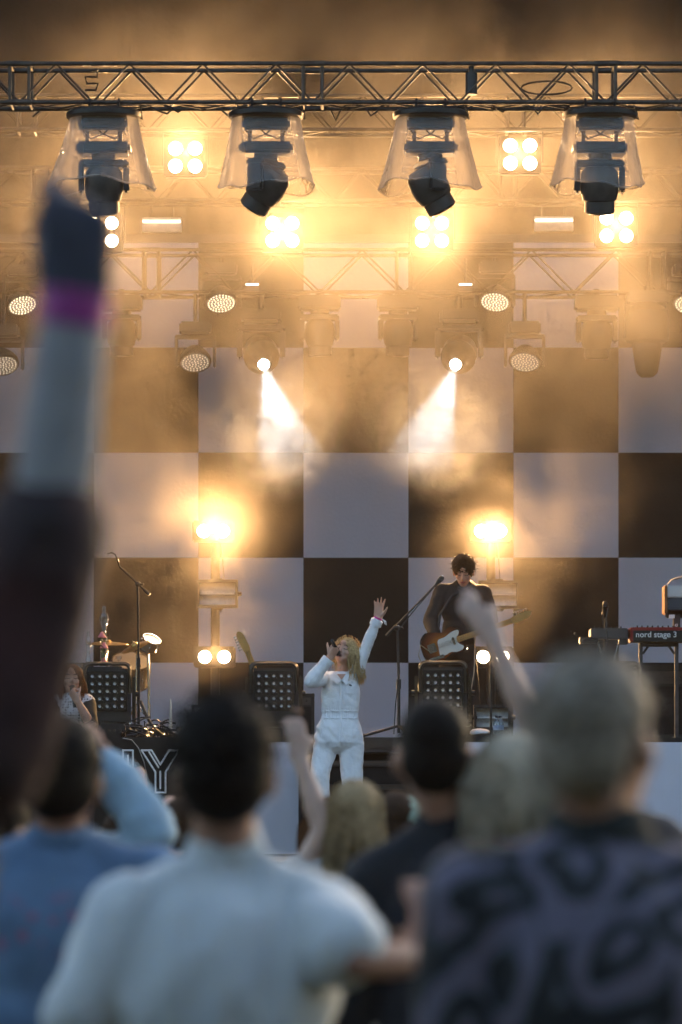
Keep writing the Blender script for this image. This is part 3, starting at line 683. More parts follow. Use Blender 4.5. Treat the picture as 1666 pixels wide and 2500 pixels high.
# cables heaped round the stand
M_cable = mat('glossy_black_cable', (.02,.018,.015), .28)
rc = random.Random(3)
for k in range(26):
    cx, cy = at(rc.uniform(300, 428), 0, 31.9).x, rc.uniform(31.25, 32.2); r0 = rc.uniform(.05, .14); hgt = rc.uniform(.01, .16); ph = rc.random()*6
    arc = rc.uniform(2.5, 6.0); tl = rc.uniform(-1, 1)
    pts = [(cx+r0*math.cos(ph+arc*i/14)+.02*math.sin(i), cy+r0*.7*math.sin(ph+arc*i/14), DECK+.012+hgt*(.5+.5*math.sin(ph*2+arc*i/14*1.3+tl))) for i in range(15)]
    o = MB().path(pts, rc.uniform(.006, .011), 6).build('coiled_cable', M_cable); tag(o, 'loop of glossy black cable in the heap under the tall boom stand', 'cable', 'cables heaped under the left boom stand')
o = MB().path([at(344,1712,31.8), at(352,1735,31.75), at(366,1762,31.7), at(380,1780,31.6), at(400,1796,31.5)], .013, 8).build('thick_cable', M_cable); tag(o, 'thick cable bending down from the boom stand to the heap', 'cable')
M_wax = mat('candle_wax', (.75,.70,.60), .5, sss=0)
cdl = empty('taper_candle', Vector((at(417,0,31.6).x, 31.6, DECK))); tag(cdl, 'white pointed taper candle standing on the stage edge at left', 'candle')
zc_ = at(0,1706,31.6).z-DECK
MB().lathe([(.014,.05),(.013,zc_*.5),(.009,zc_*.85),(.004,zc_-.01),(.001,zc_)], n=12).build('candle', M_wax, cdl); MB().lathe([(.035,0),(.035,.01),(.018,.02),(.018,.055),(.015,.055)], n=16).build('holder', M_alu, cdl)
cc = empty('plastic_cup', Vector((at(441,0,31.2).x, 31.2, DECK))); tag(cc, 'small clear plastic cup beside the white candle', 'cup'); MB().lathe([(.0,.003),(.022,.003),(.03,.09),(.029,.09),(.021,.008)], n=18, cap=False).build('cup', M_glass, cc)
o = empty('stage_box', Vector((at(268,0,31.35).x, 31.35, DECK))); tag(o, 'low black stage box in front of the left lens matrix light', 'box'); MB().box((0,0,.055), (.26,.14,.11), bev=.01).build('case', M_dark, o)
for k in range(5): MB().cyl((-.09+k*.045,-.07,.06), (-.09+k*.045,-.082,.06), .012, n=10).build('socket', M_alu, o)

# ------------------------------------------------------------------ guitars
def sunburst():
    m = bpy.data.materials.new('sunburst_lacquer'); m.use_nodes = True; t = m.node_tree; b = t.nodes['Principled BSDF']; tc = t.nodes.new('ShaderNodeTexCoord')
    mp = t.nodes.new('ShaderNodeMapping'); mp.inputs['Scale'].default_value = (4.4, 0, 5.4); ln = t.nodes.new('ShaderNodeVectorMath'); ln.operation = 'LENGTH'
    r = t.nodes.new('ShaderNodeValToRGB'); e = r.color_ramp.elements; e[0].position = .25; e[0].color = (.42,.15,.025,1); e[1].position = .95; e[1].color = (.02,.008,.005,1); k = e.new(.6); k.color = (.18,.045,.012,1)
    t.links.new(tc.outputs['Object'], mp.inputs[0]); t.links.new(mp.outputs[0], ln.inputs[0]); t.links.new(ln.outputs['Value'], r.inputs[0]); t.links.new(r.outputs[0], b.inputs['Base Color'])
    b.inputs['Roughness'].default_value = .18; b.inputs['Coat Weight'].default_value = .6; return m
M_burst = sunburst(); M_maple = mat('maple_neck', (.66,.36,.11), .3, var=.15, scale=12); M_guard = mat('white_pickguard', (.70,.68,.60), .35)
def smooth_loop(pts, n=4):
    out = []; m = len(pts)
    for i in range(m):
        p0, p1, p2, p3 = pts[i-1], pts[i], pts[(i+1) % m], pts[(i+2) % m]
        for k in range(n):
            t = k/n; out.append(tuple(.5*((2*b)+(-a+c)*t+(2*a-5*b+4*c-d)*t*t+(-a+3*b-3*c+d)*t**3) for a, b, c, d in zip(p0, p1, p2, p3)))
    return out
def guitar(lab, loc, rot):
    t = empty('electric_guitar', loc); t.rotation_euler = rot.to_euler(); tag(t, lab, 'guitar')
    ol = smooth_loop([(-.20,.0),(-.185,.095),(-.12,.148),(-.04,.128),(.03,.108),(.10,.130),(.165,.125),(.19,.09),(.18,.04),(.155,.02),(.15,-.02),(.175,-.045),(.20,-.085),(.175,-.115),(.12,-.112),(.08,-.095),(.03,-.105),(-.05,-.142),(-.12,-.155),(-.185,-.10)])
    MB().prism(ol, -.022, .022).build('body', M_burst, t)
    pg = smooth_loop([(-.045,-.02),(-.05,-.09),(-.01,-.095),(.05,-.085),(.10,-.10),(.155,-.095),(.175,-.07),(.14,-.03),(.14,.025),(.16,.04),(.175,.08),(.12,.085),(.04,.06),(-.03,.05)])
    MB().prism(pg, -.026, -.0222).build('pickguard', M_guard, t)
    MB().box((.40,-.024,0), (.53,.022,.050), bev=.008).build('neck', M_maple, t)
    hs = smooth_loop([(.655,-.022),(.69,-.032),(.74,-.028),(.80,-.020),(.835,-.004),(.845,.022),(.82,.042),(.75,.040),(.69,.034),(.655,.024)])
    h = MB().prism(hs, -.024, -.010).build('headstock', M_maple, t)
    for k in range(6): MB().cyl((.69+k*.024,-.017,.036), (.69+k*.024,-.017,.058), .004, n=6).ball((.69+k*.024,-.017,.062), (.009,.005,.008), nu=8, nv=6).build('tuner', M_steel, h)
    MB().box((-.10,-.029,0), (.075,.012,.08), bev=.004).build('bridge', M_steel, t); MB().box((.105,-.03,0), (.022,.012,.07), bev=.004).build('pickup', M_steel, t)
    MB().box((-.09,-.029,-.095), (.14,.004,.028)).build('control_plate', M_steel, t)
    for k in range(3): MB().cyl((-.14+k*.045,-.03,-.095), (-.14+k*.045,-.05,-.095), .011, n=12).build('knob', M_steel, t)
    st_ = MB()
    for k in range(6): st_.cyl((-.11,-.040,-.018+k*.0072), (.66,-.040,-.014+k*.0058), .0007, n=4, cap=False)
    s = st_.build('strings', M_steel, t); s['kind'] = 'stuff'
    for k in range(14): MB().box((.16+.49*(1-2**(-(14-k)/12.0))*1.35*.6,-.0355,0), (.002,.002,.046)).build('fret', M_steel, t)
    return t
gst = at(618, 1625, 33.2); hd_ = at(586, 1541, 33.2)
ax = (hd_-gst).normalized()
gr = Matrix((ax, Vector((0,1,0)), ax.cross(Vector((0,1,0))))).transposed()
guitar('electric guitar leaning on a stand, only its maple neck above the lens matrix light', hd_-ax*.845, gr)
gt_ = empty('guitar_stand', Vector((hd_-ax*.845).to_tuple())); gt_.location.z = DECK; gt_.location.y += .06; tag(gt_, 'small black guitar stand behind the lens matrix light left of the singer', 'stand')
for dx, dy in ((-.16,-.12),(.16,-.12),(0,.2)): MB().cyl((0,.04,.5), (dx,dy,.01), .01).build('leg', M_dark, gt_)

# ------------------------------------------------------------------ towel, bottles, keyboards, mixer
ty_ = 31.25; b0 = at(1178, 0, ty_)
o = empty('tray', (at(1190,0,ty_).x, ty_, DECK)); tag(o, 'thin dark tray on the stage edge under the towel and bottles', 'tray'); MB().box((0,0,.008), (.34,.2,.014), bev=.005).build('board', M_deck, o)
M_towel = mat('white_towel', (.72,.70,.70), .95, bump=.5, bscale=200)
def lump(u, v):
    a = 2*math.pi*u; p = math.pi*(v-.5); r = 1+.18*noise.noise(Vector((math.cos(a)*1.6, math.sin(a)*1.6, v*3)))
    return Vector((.085*r*math.cos(p)*math.cos(a), .06*r*math.cos(p)*math.sin(a), .026*r*math.sin(p)*(1.25 if v > .5 else .9)))
o = MB().sheet(lump, 28, 16).build('folded_towel', M_towel, loc=(at(1172,0,ty_).x, ty_, DECK+.04)); tag(o, 'crumpled white towel on the tray beside two bottles', 'towel')
M_label = mat('bottle_label', (.25,.32,.45), .5, var=.3, scale=40)
for px, dy, lab in ((1213,0.0,'left water bottle of the pair beside the white towel'), (1222,.05,'right water bottle of the pair, half behind the other')):
    t = empty('water_bottle', (at(px,0,ty_).x, ty_+dy, DECK+.016)); tag(t, lab, 'bottle', 'water bottles by the towel')
    MB().lathe([(.0,.002),(.028,.002),(.031,.012),(.031,.09),(.029,.105),(.016,.128),(.012,.135),(.012,.148)], n=18, cap=False).build('bottle', M_bottle, t)
    MB().lathe([(.0318,.045),(.0318,.085)], n=18, cap=False).build('label', M_label, t); MB().cyl((0,0,.146), (0,0,.164), .0135, n=12).build('cap', mat('dark_cap', (.03,.03,.04), .4), t)
M_red = mat('red_lacquer', (.26,.012,.010), .35, var=.1, scale=8); M_cheek = mat('wood_cheek', (.30,.13,.04), .4, var=.3, scale=10)
M_ivory = mat('white_keys', (.75,.74,.70), .3); M_print = mat('white_print', (.75,.74,.72), .6); M_silver = mat('silver_panel', (.62,.60,.58), .4, .2)
Yk = 33.4; q = 1/pm(Yk); kx = at(1540, 0, Yk).x; zt_, zb_ = at(0,1533,Yk).z, at(0,1567,Yk).z
kb = empty('red_keyboard', (kx, Yk, DECK)); tag(kb, 'red stage keyboard with a dark back panel on a grey stand', 'keyboard')
H = zt_-zb_; zc = (zt_+zb_)/2-DECK; W = 1.25
MB().box((W/2, .16, zc-.004), (W-.03, .32, H-.01), bev=.008).build('case', M_board, kb)
MB().box((W/2, .16, zc+H/2-.012), (W, .335, .036), bev=.008).build('top_panel', M_red, kb)
for s, x in ((0,.012),(1,W-.012)): MB().box((x,.16,zc-.002), (.024,.332,H), bev=.006).build('end_cheek', M_red, kb)
for k in range(26): MB().cyl((.06+k*.045,.02+.05*(k % 2),zc+H/2+.006), (.06+k*.045,.02+.05*(k % 2),zc+H/2+.022), .007, n=8).build('knob', M_dark, kb)
def text(s_, size, loc, m, parent, lab=None):
    cu = bpy.data.curves.new('text', 'FONT'); cu.body = s_; cu.size = size; cu.extrude = .0008; cu.offset = .0008
    tmp = bpy.data.objects.new('text', cu); COL.objects.link(tmp); dg = bpy.context.evaluated_depsgraph_get(); me = bpy.data.meshes.new_from_object(tmp.evaluated_get(dg))
    bpy.data.objects.remove(tmp); o = link('lettering', me, m, parent, loc); o.rotation_euler = (R(90),0,0)
    if lab: o['label'] = lab
    return o
text('nord stage 3', 20*q, ((1552-1540)*q, -.0035, zc-.020), M_print, kb, 'white lettering nord stage 3')
for x in (1568, 1656):
    X = (x-1540)*q; MB().box((X,.16,(zb_-DECK)/2), (.032,.05,zb_-DECK-.002)).build('stand_leg', M_grey, kb); MB().box((X,.16,.015), (.05,.4,.03)).build('stand_foot', M_grey, kb)
MB().box(((1612-1540)*q,.16,zb_-DECK-.02), (88*q,.05,.034)).build('stand_beam', M_grey, kb)
for s, x in ((1,1573),(-1,1651)): MB().cyl(((x-1540)*q,.16,zb_-DECK-.10), ((x-1540)*q+s*.05,.16,zb_-DECK-.03), .012, n=6).build('stand_brace', M_grey, kb)
sx_ = at(1627, 0, 33.6).x; q = 1/pm(33.6); zt_, zb_ = at(0,1429,33.6).z, at(0,1499,33.6).z
sy = empty('synthesizer', (sx_, 33.6, zt_)); tag(sy, 'silver topped synthesizer with a wooden end above the red keyboard', 'synthesizer')
rk = Rx(-.25); H = zt_-zb_
MB().box((.35,.12,-H*.72), (.68,.26,H*.55), rk, bev=.01).build('case', M_board, sy); MB().box((.35,.10,-H*.22), (.69,.24,H*.42), bev=.01).build('panel', M_silver, sy)
MB().box((-.004,.11,-H*.5), (.025,.28,H), bev=.008).build('end_cheek', M_cheek, sy)
MB().box((.10,.10,-H-.12), (.06,.06,.24)).build('stand_post', M_grey, sy); MB().box((.05,.02,-H-.02), (.05,.03,.03)).build('clip', M_ivory, sy)
MB().lathe([(.012,0),(.0075,0),(.0075,.004),(.012,.004)], (.085,-.045,-H-.10), (0,-1,0), 16, cap=False).build('badge', M_print, sy)
sh = MB().sheet(lambda u, v: Vector((.35+.33*(2*u-1), .12+.10*(2*v-1), .015+.085*max(0,1-abs(2*u-1)**3)**.5*(1-.25*(2*v-1)**2))), 24, 6).build('lid', M_silver, sy)
mx = empty('mixer', (at(1488,0,33.5).x, 33.5, DECK)); tag(mx, 'grey mixing desk on a thin stand left of the red keyboard', 'mixer'); q = 1/pm(33.5)
zM = at(0,1547,33.5).z-DECK
MB().box((0,.1,zM), (92*q,.28,26*q), bev=.01).build('case', mat('mixer_case', (.07,.062,.055), .5), mx); MB().box((34*q,.02,zM-19*q), (22*q,.1,16*q), bev=.006).build('power_box', M_dark, mx)
MB().box((-50*q,.05,zM-16*q), (44*q,.16,16*q), bev=.006).build('side_tray', M_dark, mx)
for k in range(6): MB().cyl((-.12+k*.045,.05,zM+13*q), (-.12+k*.045,.05,zM+18*q), .008, n=8).build('knob', M_dark, mx)
for s in (-1, 1): MB().cyl((s*.10,.1,zM-13*q), (-s*.16,.1,.01), .010).build('stand_leg', M_steel, mx)
lp = MB()
o = MB().path([at(1418,1572,33.4), at(1424,1560,33.38), at(1440,1556,33.36), at(1452,1562,33.36), at(1462,1585,33.4), at(1466,1620,33.4)], .006).build('mixer_cable', M_cable); tag(o, 'thin cable looping from the left side of the mixer', 'cable')
o = MB().path([at(1474,1530,33.3), at(1470,1500,33.3), at(1473,1476,33.3), at(1483,1470,33.3), at(1486,1485,33.3), at(1480,1510,33.3), at(1484,1560,33.3), at(1476,1600,33.3), at(1472,1630,33.3)], .005).build('looped_cable', M_cable); tag(o, 'cable looped over the upright microphone at the mixer', 'cable')
cabinet('large black cabinet under the keyboards at the right edge', 1622, 1622, None, 130, 34.4, .5)
# ------------------------------------------------------------------ people: one continuous body mesh each, clothes and hair as children
def skin(name, c): return mat(name, c, .5, var=.08, scale=25, sss=.15, bump=.05, bscale=150)
M_skin = skin('fair_skin', (.60,.34,.235)); M_skin2 = skin('tanned_skin', (.36,.19,.125)); M_skin3 = skin('pale_skin', (.56,.37,.28))
M_lip = mat('lips', (.36,.12,.10), .4); M_brow = mat('eyebrow', (.13,.07,.03), .8); M_lash = mat('lashes', (.05,.025,.015), .8)
def hairmat(name, c1, c2): return mat(name, c1, .6, scale=70, col2=c2, spec=.10)
M_blond = hairmat('blond_hair', (.66,.46,.22), (.36,.22,.085)); M_brown = hairmat('brown_hair', (.07,.035,.017), (.03,.015,.008)); M_auburn = hairmat('auburn_hair', (.22,.085,.03), (.10,.04,.015))
M_darkh = hairmat('dark_hair', (.014,.009,.006), (.007,.005,.004)); M_greyh = hairmat('grey_hair', (.40,.34,.27), (.15,.12,.09)); M_paleh = hairmat('pale_blond_hair', (.58,.50,.38), (.36,.30,.21)); M_girl = hairmat('dark_blond_hair', (.50,.35,.19), (.24,.16,.08))

WORK = bpy.data.scenes.new('workbench')   # a bare scene where shapes are fused, removed at the end
def capsule(mb, a, ra, b, rb, n=12):
    a, b = Vector(a), Vector(b); d = b-a; L = d.length
    if L < 1e-6: return mb.ball(a, max(ra, rb))
    pr = [(max(ra*math.sin(t), 1e-4), -ra*math.cos(t)) for t in [math.pi/2*k/4 for k in range(1, 5)]]
    pr += [(max(rb*math.cos(t), 1e-4), L+rb*math.sin(t)) for t in [math.pi/2*k/4 for k in range(0, 4)]]
    return mb.lathe(pr, a, d, n)
def fuse(mb, voxel, smooth=4, fold=None, fac=.5):
    "shapes fused into one continuous skin; fold(p, n) -> displacement along the normal"
    me = mb.mesh('body', False); tmp = bpy.data.objects.new('tmp', me); WORK.collection.objects.link(tmp)
    r = tmp.modifiers.new('r', 'REMESH'); r.mode = 'VOXEL'; r.voxel_size = voxel; r.use_smooth_shade = True
    if smooth: s = tmp.modifiers.new('s', 'SMOOTH'); s.factor = fac; s.iterations = smooth
    WORK.view_layers[0].update(); dg = WORK.view_layers[0].depsgraph; out = bpy.data.meshes.new_from_object(tmp.evaluated_get(dg)); bpy.data.objects.remove(tmp); bpy.data.meshes.remove(me)
    if fold:
        ns = [v.normal.copy() for v in out.vertices]
        for v, n in zip(out.vertices, ns): v.co = v.co+n*fold(v.co, n)
        out.update()
    out.polygons.foreach_set('use_smooth', [True]*len(out.polygons)); return out
def cloth_fold(amp, f, seed=0.0, stretch=(1,1,1)):
    def fn(p, n):
        q = Vector((p.x*f*stretch[0]+seed, p.y*f*stretch[1], p.z*f*stretch[2])); a = noise.noise(q); b = noise.noise(q*2.3+Vector((5,1,2)))
        return amp*((1-abs(a)*2.2)*.7+b*.5+.25)
    return fn
def head_prims(mb, c, Rm, k=1.0):
    P = lambda x, y, z: c+Rm @ (Vector((x, y, z))*k); B = lambda x, y, z, r: mb.ball(P(x, y, z), tuple(e*k for e in r), Rm, 16, 12)
    B(0,.018,.035,(.076,.095,.083)); B(0,-.018,-.035,(.064,.074,.084)); B(0,-.058,-.098,(.034,.030,.022)); B(0,-.04,-.075,(.052,.05,.035))
    for s in (-1, 1):
        B(s*.040,-.060,-.028,(.026,.026,.026)); B(s*.033,-.0775,.002,(.016,.010,.010)); B(s*.086,.012,-.014,(.013,.023,.036)); B(s*.011,-.096,-.034,(.009,.010,.008))
    capsule(mb, P(-.042,-.078,.020), .010*k, P(.042,-.078,.020), .010*k); capsule(mb, P(0,-.086,.012), .008*k, P(0,-.104,-.030), .0125*k)
    B(0,-.086,-.060,(.026,.012,.008)); B(0,-.084,-.071,(.022,.012,.008)); B(0,-.088,.055,(.03,.012,.02))
def face_bits(parent, c, Rm, k=1.0, mouth_open=0.0, closed=True):
    P = lambda x, y, z: c+Rm @ (Vector((x, y, z))*k)
    for s in (-1, 1):
        MB().path([P(s*.014,-.094,.026), P(s*.03,-.092,.031), P(s*.05,-.080,.024)], .0042*k, 6).build('eyebrow', M_brow, parent)
        MB().path([P(s*.018,-.088,-.001), P(s*.033,-.0905,-.006), P(s*.050,-.078,-.001)], .0028*k, 6).build('eyelashes', M_lash, parent)
    m = MB(); o = mouth_open
    m.path([P(-.026,-.090,-.063), P(-.012,-.099,-.060), P(0,-.101,-.061), P(.012,-.099,-.060), P(.026,-.090,-.063)], .0052*k, 8, lambda t: .45+math.sin(math.pi*t)*.6)
    m.path([P(-.025,-.088,-.064-o*.3), P(-.010,-.097,-.071-o), P(.010,-.097,-.071-o), P(.025,-.088,-.064-o*.3)], .006*k, 8, lambda t: .45+math.sin(math.pi*t)*.6)
    m.build('lips', M_lip, parent)
    if o: MB().ball(P(0,-.0955,-.066-o*.5), (.018*k,.004*k,(.004+o*.55)*k), Rm).build('open_mouth', M_lash, parent)
def hand_prims(mb, wrist, d, nrm, side, curl=(.2,.2,.2,.25), spread=.1, k=1.0, thumb=(.8,.3), kn=(.35,.55,.45)):
    "palm and five fingers; d towards the fingertips, nrm out of the palm, side towards the thumb"
    d = d.normalized(); side = (side-d*side.dot(d)).normalized(); nrm = (nrm-d*nrm.dot(d)-side*nrm.dot(side)).normalized(); w = Vector(wrist)
    lens = (.072,.080,.074,.058); offs = (.028,.0095,-.0095,-.027); pl = (.092,.095,.090,.082)
    for i in range(4):
        b0 = w+side*offs[i]*.7*k; kn_ = w+d*pl[i]*k+side*offs[i]*k; capsule(mb, b0, .017*k, kn_, .0115*k, 10)
        a = (1.5-i)*spread; dd = (d*math.cos(a)+side*math.sin(a)).normalized(); p = kn_; ang = 0
        for j, fr in enumerate((.44,.31,.25)):
            ang += curl[i]*(1.0,1.15,.8)[j]; v = dd*math.cos(ang)+nrm*math.sin(ang); q = p+v*lens[i]*fr*k; capsule(mb, p, (.0098-.0009*j)*k, q, (.0089-.0010*j)*k, 10); p = q
    a0 = w+d*.022*k+side*.022*k; t = thumb[0]; v = d*math.cos(t)+side*math.sin(t)+nrm*thumb[1]; v.normalize(); p1 = a0+v*.045*k
    v2 = (d*math.cos(t*.6)+side*math.sin(t*.6)+nrm*thumb[1]*1.6).normalized(); p2 = p1+v2*.032*k; p3 = p2+(v2+d*.3).normalized()*.026*k
    capsule(mb, a0, .017*k, p1, .0125*k, 10); capsule(mb, p1, .0115*k, p2, .0105*k, 10); capsule(mb, p2, .0105*k, p3, .008*k, 10)
def strands(mb, roots, flow, n, r=.0035, seed=1, segs=7, sides=3):
    rs = random.Random(seed)
    for _ in range(n):
        p, pts = roots(rs), []
        ph, am = rs.random()*6, rs.uniform(.2, 1)
        for k in range(segs+1): pts.append(flow(p, k/segs, ph, am, rs))
        mb.path(pts, r*rs.uniform(.6, 1.2), sides, lambda t: 1-.75*t)
    return mb
def hair_long(parent, c, Rm, m, L=.32, k=1.0, n=260, seed=1, vol=1.0, part=0.0, back=False, wave=.012, fringe=True, lean=(0,0,0)):
    P = lambda v: c+Rm @ (v*k); cap = MB()
    for q_, r_ in (((0,.030,.045),(.084,.092,.085)), ((0,.062,-.02),(.078,.062,.10))): cap.ball(P(Vector(q_)), tuple(e*k for e in r_), Rm, 18, 12)
    h = link('hair', fuse(cap, .009, 5, cloth_fold(.003, 45, seed, (1,1,.3))), m, parent)
    dn = Vector((0,0,-1))
    def roots(rs):
        while True:
            a = rs.uniform(-math.pi, math.pi); e = rs.uniform(-.15, 1.45)
            v = Vector((math.sin(a)*math.cos(e)*.084, .022-math.cos(a)*math.cos(e)*.098, .036+math.sin(e)*.088))
            if back or not (v.y < -.035 and v.z < .078 and abs(v.x-part) < .066): return v
    def flow(v, t, ph, am, rs):
        s0 = Rm @ (v*k); out = Vector((s0.x, s0.y, 0)); out = out.normalized() if out.length > 1e-4 else Vector((0,1,0))
        lx = v.x-part; sd = 1 if lx > 0 else -1
        arc = min(1, t*2.2)
        side = Rm @ Vector((sd*.10*(1 if abs(v.x) < .06 else .4), .03 if v.y > -.02 else -.005, 0))*k
        top = s0+side*(arc*max(0, v.z-.02)/.1)*.75*vol+dn*(t**1.1*L*(1 if v.z > 0 else .9))+out*(.014*vol*math.sin(min(t*3,1.57)))
        top += Vector((wave*am*math.sin(ph+t*9)*t, wave*am*math.cos(ph*1.3+t*7)*t, 0))+Vector(lean)*t*t
        sk = Rm @ Vector((0,.022,.036))*k; rel = top-sk; rad = .094*k
        if rel.z > 0:
            if rel.length < rad: top = sk+rel.normalized()*rad
        elif top.z > -.14:
            hc = Vector((rel.x, rel.y, 0))
            if hc.length < rad: top += (hc.normalized() if hc.length > 1e-4 else out)*(rad-hc.length)*.85
        return c+top
    mbs = strands(MB(), roots, flow, n, .0048*k, seed); o = mbs.build('hair_strands', m, h); o['kind'] = 'stuff'
    return h
def hair_short(parent, c, Rm, m, k=1.0, seed=1, vol=.012, n=220, fuzz=.03, back=False, low=-.06, curly=0.0):
    P = lambda v: c+Rm @ (Vector(v)*k); cap = MB()
    cap.ball(P((0,.026,.047)), tuple(e*k for e in (.073+vol,.092+vol,.080+vol)), Rm, 18, 12); cap.ball(P((0,.064,-.005)), tuple(e*k for e in (.070+vol*.7,.050+vol,.075+vol*.5)), Rm, 18, 12)
    if vol > .02: cap.ball(P((0,-.045,.085)), tuple(e*k for e in (.065,.045,.045)), Rm, 14, 10)
    h = link('hair', fuse(cap, .009, 4, cloth_fold(.004+curly*.01, 40, seed)), m, parent)
    def roots(rs):
        while True:
            a = rs.uniform(-math.pi, math.pi); e = rs.uniform(-.5, 1.5); v = Vector((math.sin(a)*math.cos(e)*(.073+vol), .026-math.cos(a)*math.cos(e)*(.092+vol), .045+math.sin(e)*(.080+vol)))
            if v.z > (low if v.y > .02 else .055): return v
    def flow(v, t, ph, am, rs):
        nv = Vector((v.x, v.y-.02, v.z)).normalized(); dv = (nv*.55+Vector((.5*math.sin(ph), .5*math.cos(ph), -.35))).normalized()
        return P(v*.985+dv*fuzz*t*am+Vector((curly*.014*math.sin(t*5+ph), curly*.014*math.cos(t*5+ph), 0)))
    o = strands(MB(), roots, flow, n, .0028*k, seed, 4).build('hair_strands', m, h); o['kind'] = 'stuff'; return h

def torso_prims(mb, J, e=0.0, w=1.0, dep=1.0, from_=0):
    "chest, belly and pelvis between the joints; e = thickness of the cloth"
    ne, ch, pe, sl, sr = J['neck'], J['chest'], J['pelvis'], J['sl'], J['sr']
    ax = (sr-sl).normalized(); up = (ne-pe).normalized(); fw = ax.cross(up).normalized(); Rm = Matrix((ax, -fw, up)).transposed(); H = (ne-pe).length
    hw = (sr-sl).length/2
    mb.ball(ch, (hw*.86*w+e, .115*dep+e, H*.40), Rm, 20, 14); mb.ball((ch+pe)/2, ((hw*.74)*w+e, .105*dep+e, H*.40), Rm, 20, 14); mb.ball(pe, (hw*.80*w+e, .118*dep+e, H*.27), Rm, 20, 14)
    capsule(mb, sl*.9+ch*.1, .058+e, sr*.9+ch*.1, .058+e)
    m_ = (sl+sr)/2
    for s in (sl, sr): capsule(mb, s, .054+e, ne.lerp(m_, .25), .050+e*.5)
def limb(mb, pts, rad):
    for (a, ra), (b, rb) in zip(zip(pts[:-1], rad[:-1]), zip(pts[1:], rad[1:])): capsule(mb, a, ra, b, rb)
def person(label, base, J, top_m, bot_m, skin_m, hair=None, hair_m=None, Rm=None, k=1.0, sleeves=('short','short'), face=False, voxel=.011, top_name='shirt', tops=None, folds=None, group=None, seed=1, hands=None, w=1.0, mouth=0.0, sleeve_r=(.058,.050,.044), hk={}, top_e=.012, collar=None, dep=1.0):
    """J: head, neck, chest, pelvis, sl, sr, el, er, wl, wr (left / right as seen in the picture), legs optional; world coordinates"""
    base = Vector(base); t = empty('person', base); tag(t, label, 'person', group); J = {a: (Vector(b)-base) for a, b in J.items()}; Rm = Rm or Matrix.Identity(3)
    pe = J['pelvis']; gz = 0.0
    for s, sx in (('l',-1),('r',1)):
        J.setdefault('h'+s, pe+Vector((sx*.09,0,-.04))); J.setdefault('k'+s, Vector((pe.x+sx*.10, pe.y-.02, gz+(pe.z-gz)*.52))); J.setdefault('a'+s, Vector((pe.x+sx*.11, pe.y+.01, gz+.08)))
    b = MB(); head_prims(b, J['head'], Rm, k)
    capsule(b, J['head']+Rm @ Vector((0,.028,-.055))*k, .056*k, J['neck'], .060*k); torso_prims(b, J, -.035, w*.9, dep*.95)
    for s in 'lr':
        limb(b, [J['s'+s], J['e'+s], J['w'+s]], [.047,.038,.026]); capsule(b, J['e'+s].lerp(J['w'+s], .3), .040, J['w'+s], .026)
        limb(b, [J['h'+s], J['k'+s], J['a'+s]], [.078,.052,.036]); capsule(b, J['a'+s], .036, J['a'+s]+Vector((0,-.14,-.05)), .028)
        hs = (hands or {}).get(s); d = (J['w'+s]-J['e'+s]).normalized()
        if hs is None: hs = dict(d=d, nrm=Vector((1 if s == 'l' else -1, 0, 0)), side=Vector((0,1,0)), curl=(.3,.35,.35,.4))
        hand_prims(b, J['w'+s], **hs)
    body = link('body', fuse(b, voxel, 3), skin_m, t)
    if face: face_bits(body, J['head'], Rm, k, mouth)
    # clothes
    c = MB(); torso_prims(c, J, top_e, w, dep)
    capsule(c, J['neck']+Vector((0,.01,-.03)), .066*k, J['neck']+(J['head']-J['neck'])*.12, .060*k)
    for s, kind in zip('lr', sleeves):
        S, E, W = J['s'+s], J['e'+s], J['w'+s]; r0, r1, r2 = sleeve_r
        if kind == 'none': continue
        if kind == 'short': limb(c, [S, S.lerp(E, .72)], [r0+.012, r1+.016])
        elif kind == 'elbow': limb(c, [S, S.lerp(E, .95)], [r0+.012, r1+.010])
        else: limb(c, [S, E, E.lerp(W, .93)], [r0+.006, r1, r2])
    sh = link(top_name, fuse(c, voxel, 3, folds or cloth_fold(.008, 9, seed)), top_m, t)
    l = MB(); l.ball(pe, (.165*w,.125*dep,.14)); 
    for s in 'lr': limb(l, [J['h'+s], J['k'+s], J['a'+s]], [.092,.072,.062])
    if bot_m: link('trousers', fuse(l, max(voxel,.013), 3, cloth_fold(.006, 8, seed+3)), bot_m, t)
    for s in 'lr':
        f = MB(); capsule(f, J['a'+s]+Vector((0,.03,-.04)), .045, J['a'+s]+Vector((0,-.16,-.045)), .038); link('shoe', fuse(f, .012, 3), M_dark, t)
    if hair == 'long': hair_long(t, J['head'], Rm, hair_m, k=k, seed=seed, **hk)
    elif hair == 'short': hair_short(t, J['head'], Rm, hair_m, k=k, seed=seed, **hk)
    return t, J, sh, body
def band(parent, p, d, r, wdt, m, name='wristband'):
    p, d = Vector(p), Vector(d).normalized(); MB().lathe([(r,-wdt/2),(r+.004,-wdt/2),(r+.004,wdt/2),(r,wdt/2),(r,-wdt/2)], p, d, 20, cap=False).build(name, m, parent)
M_pink = mat('pink_wristband', (.75,.05,.28), .5); M_whiteband = mat('white_wristband', (.75,.74,.75), .5)
M_jean = mat('dark_trousers', (.02,.02,.026), .85, var=.2, scale=20)

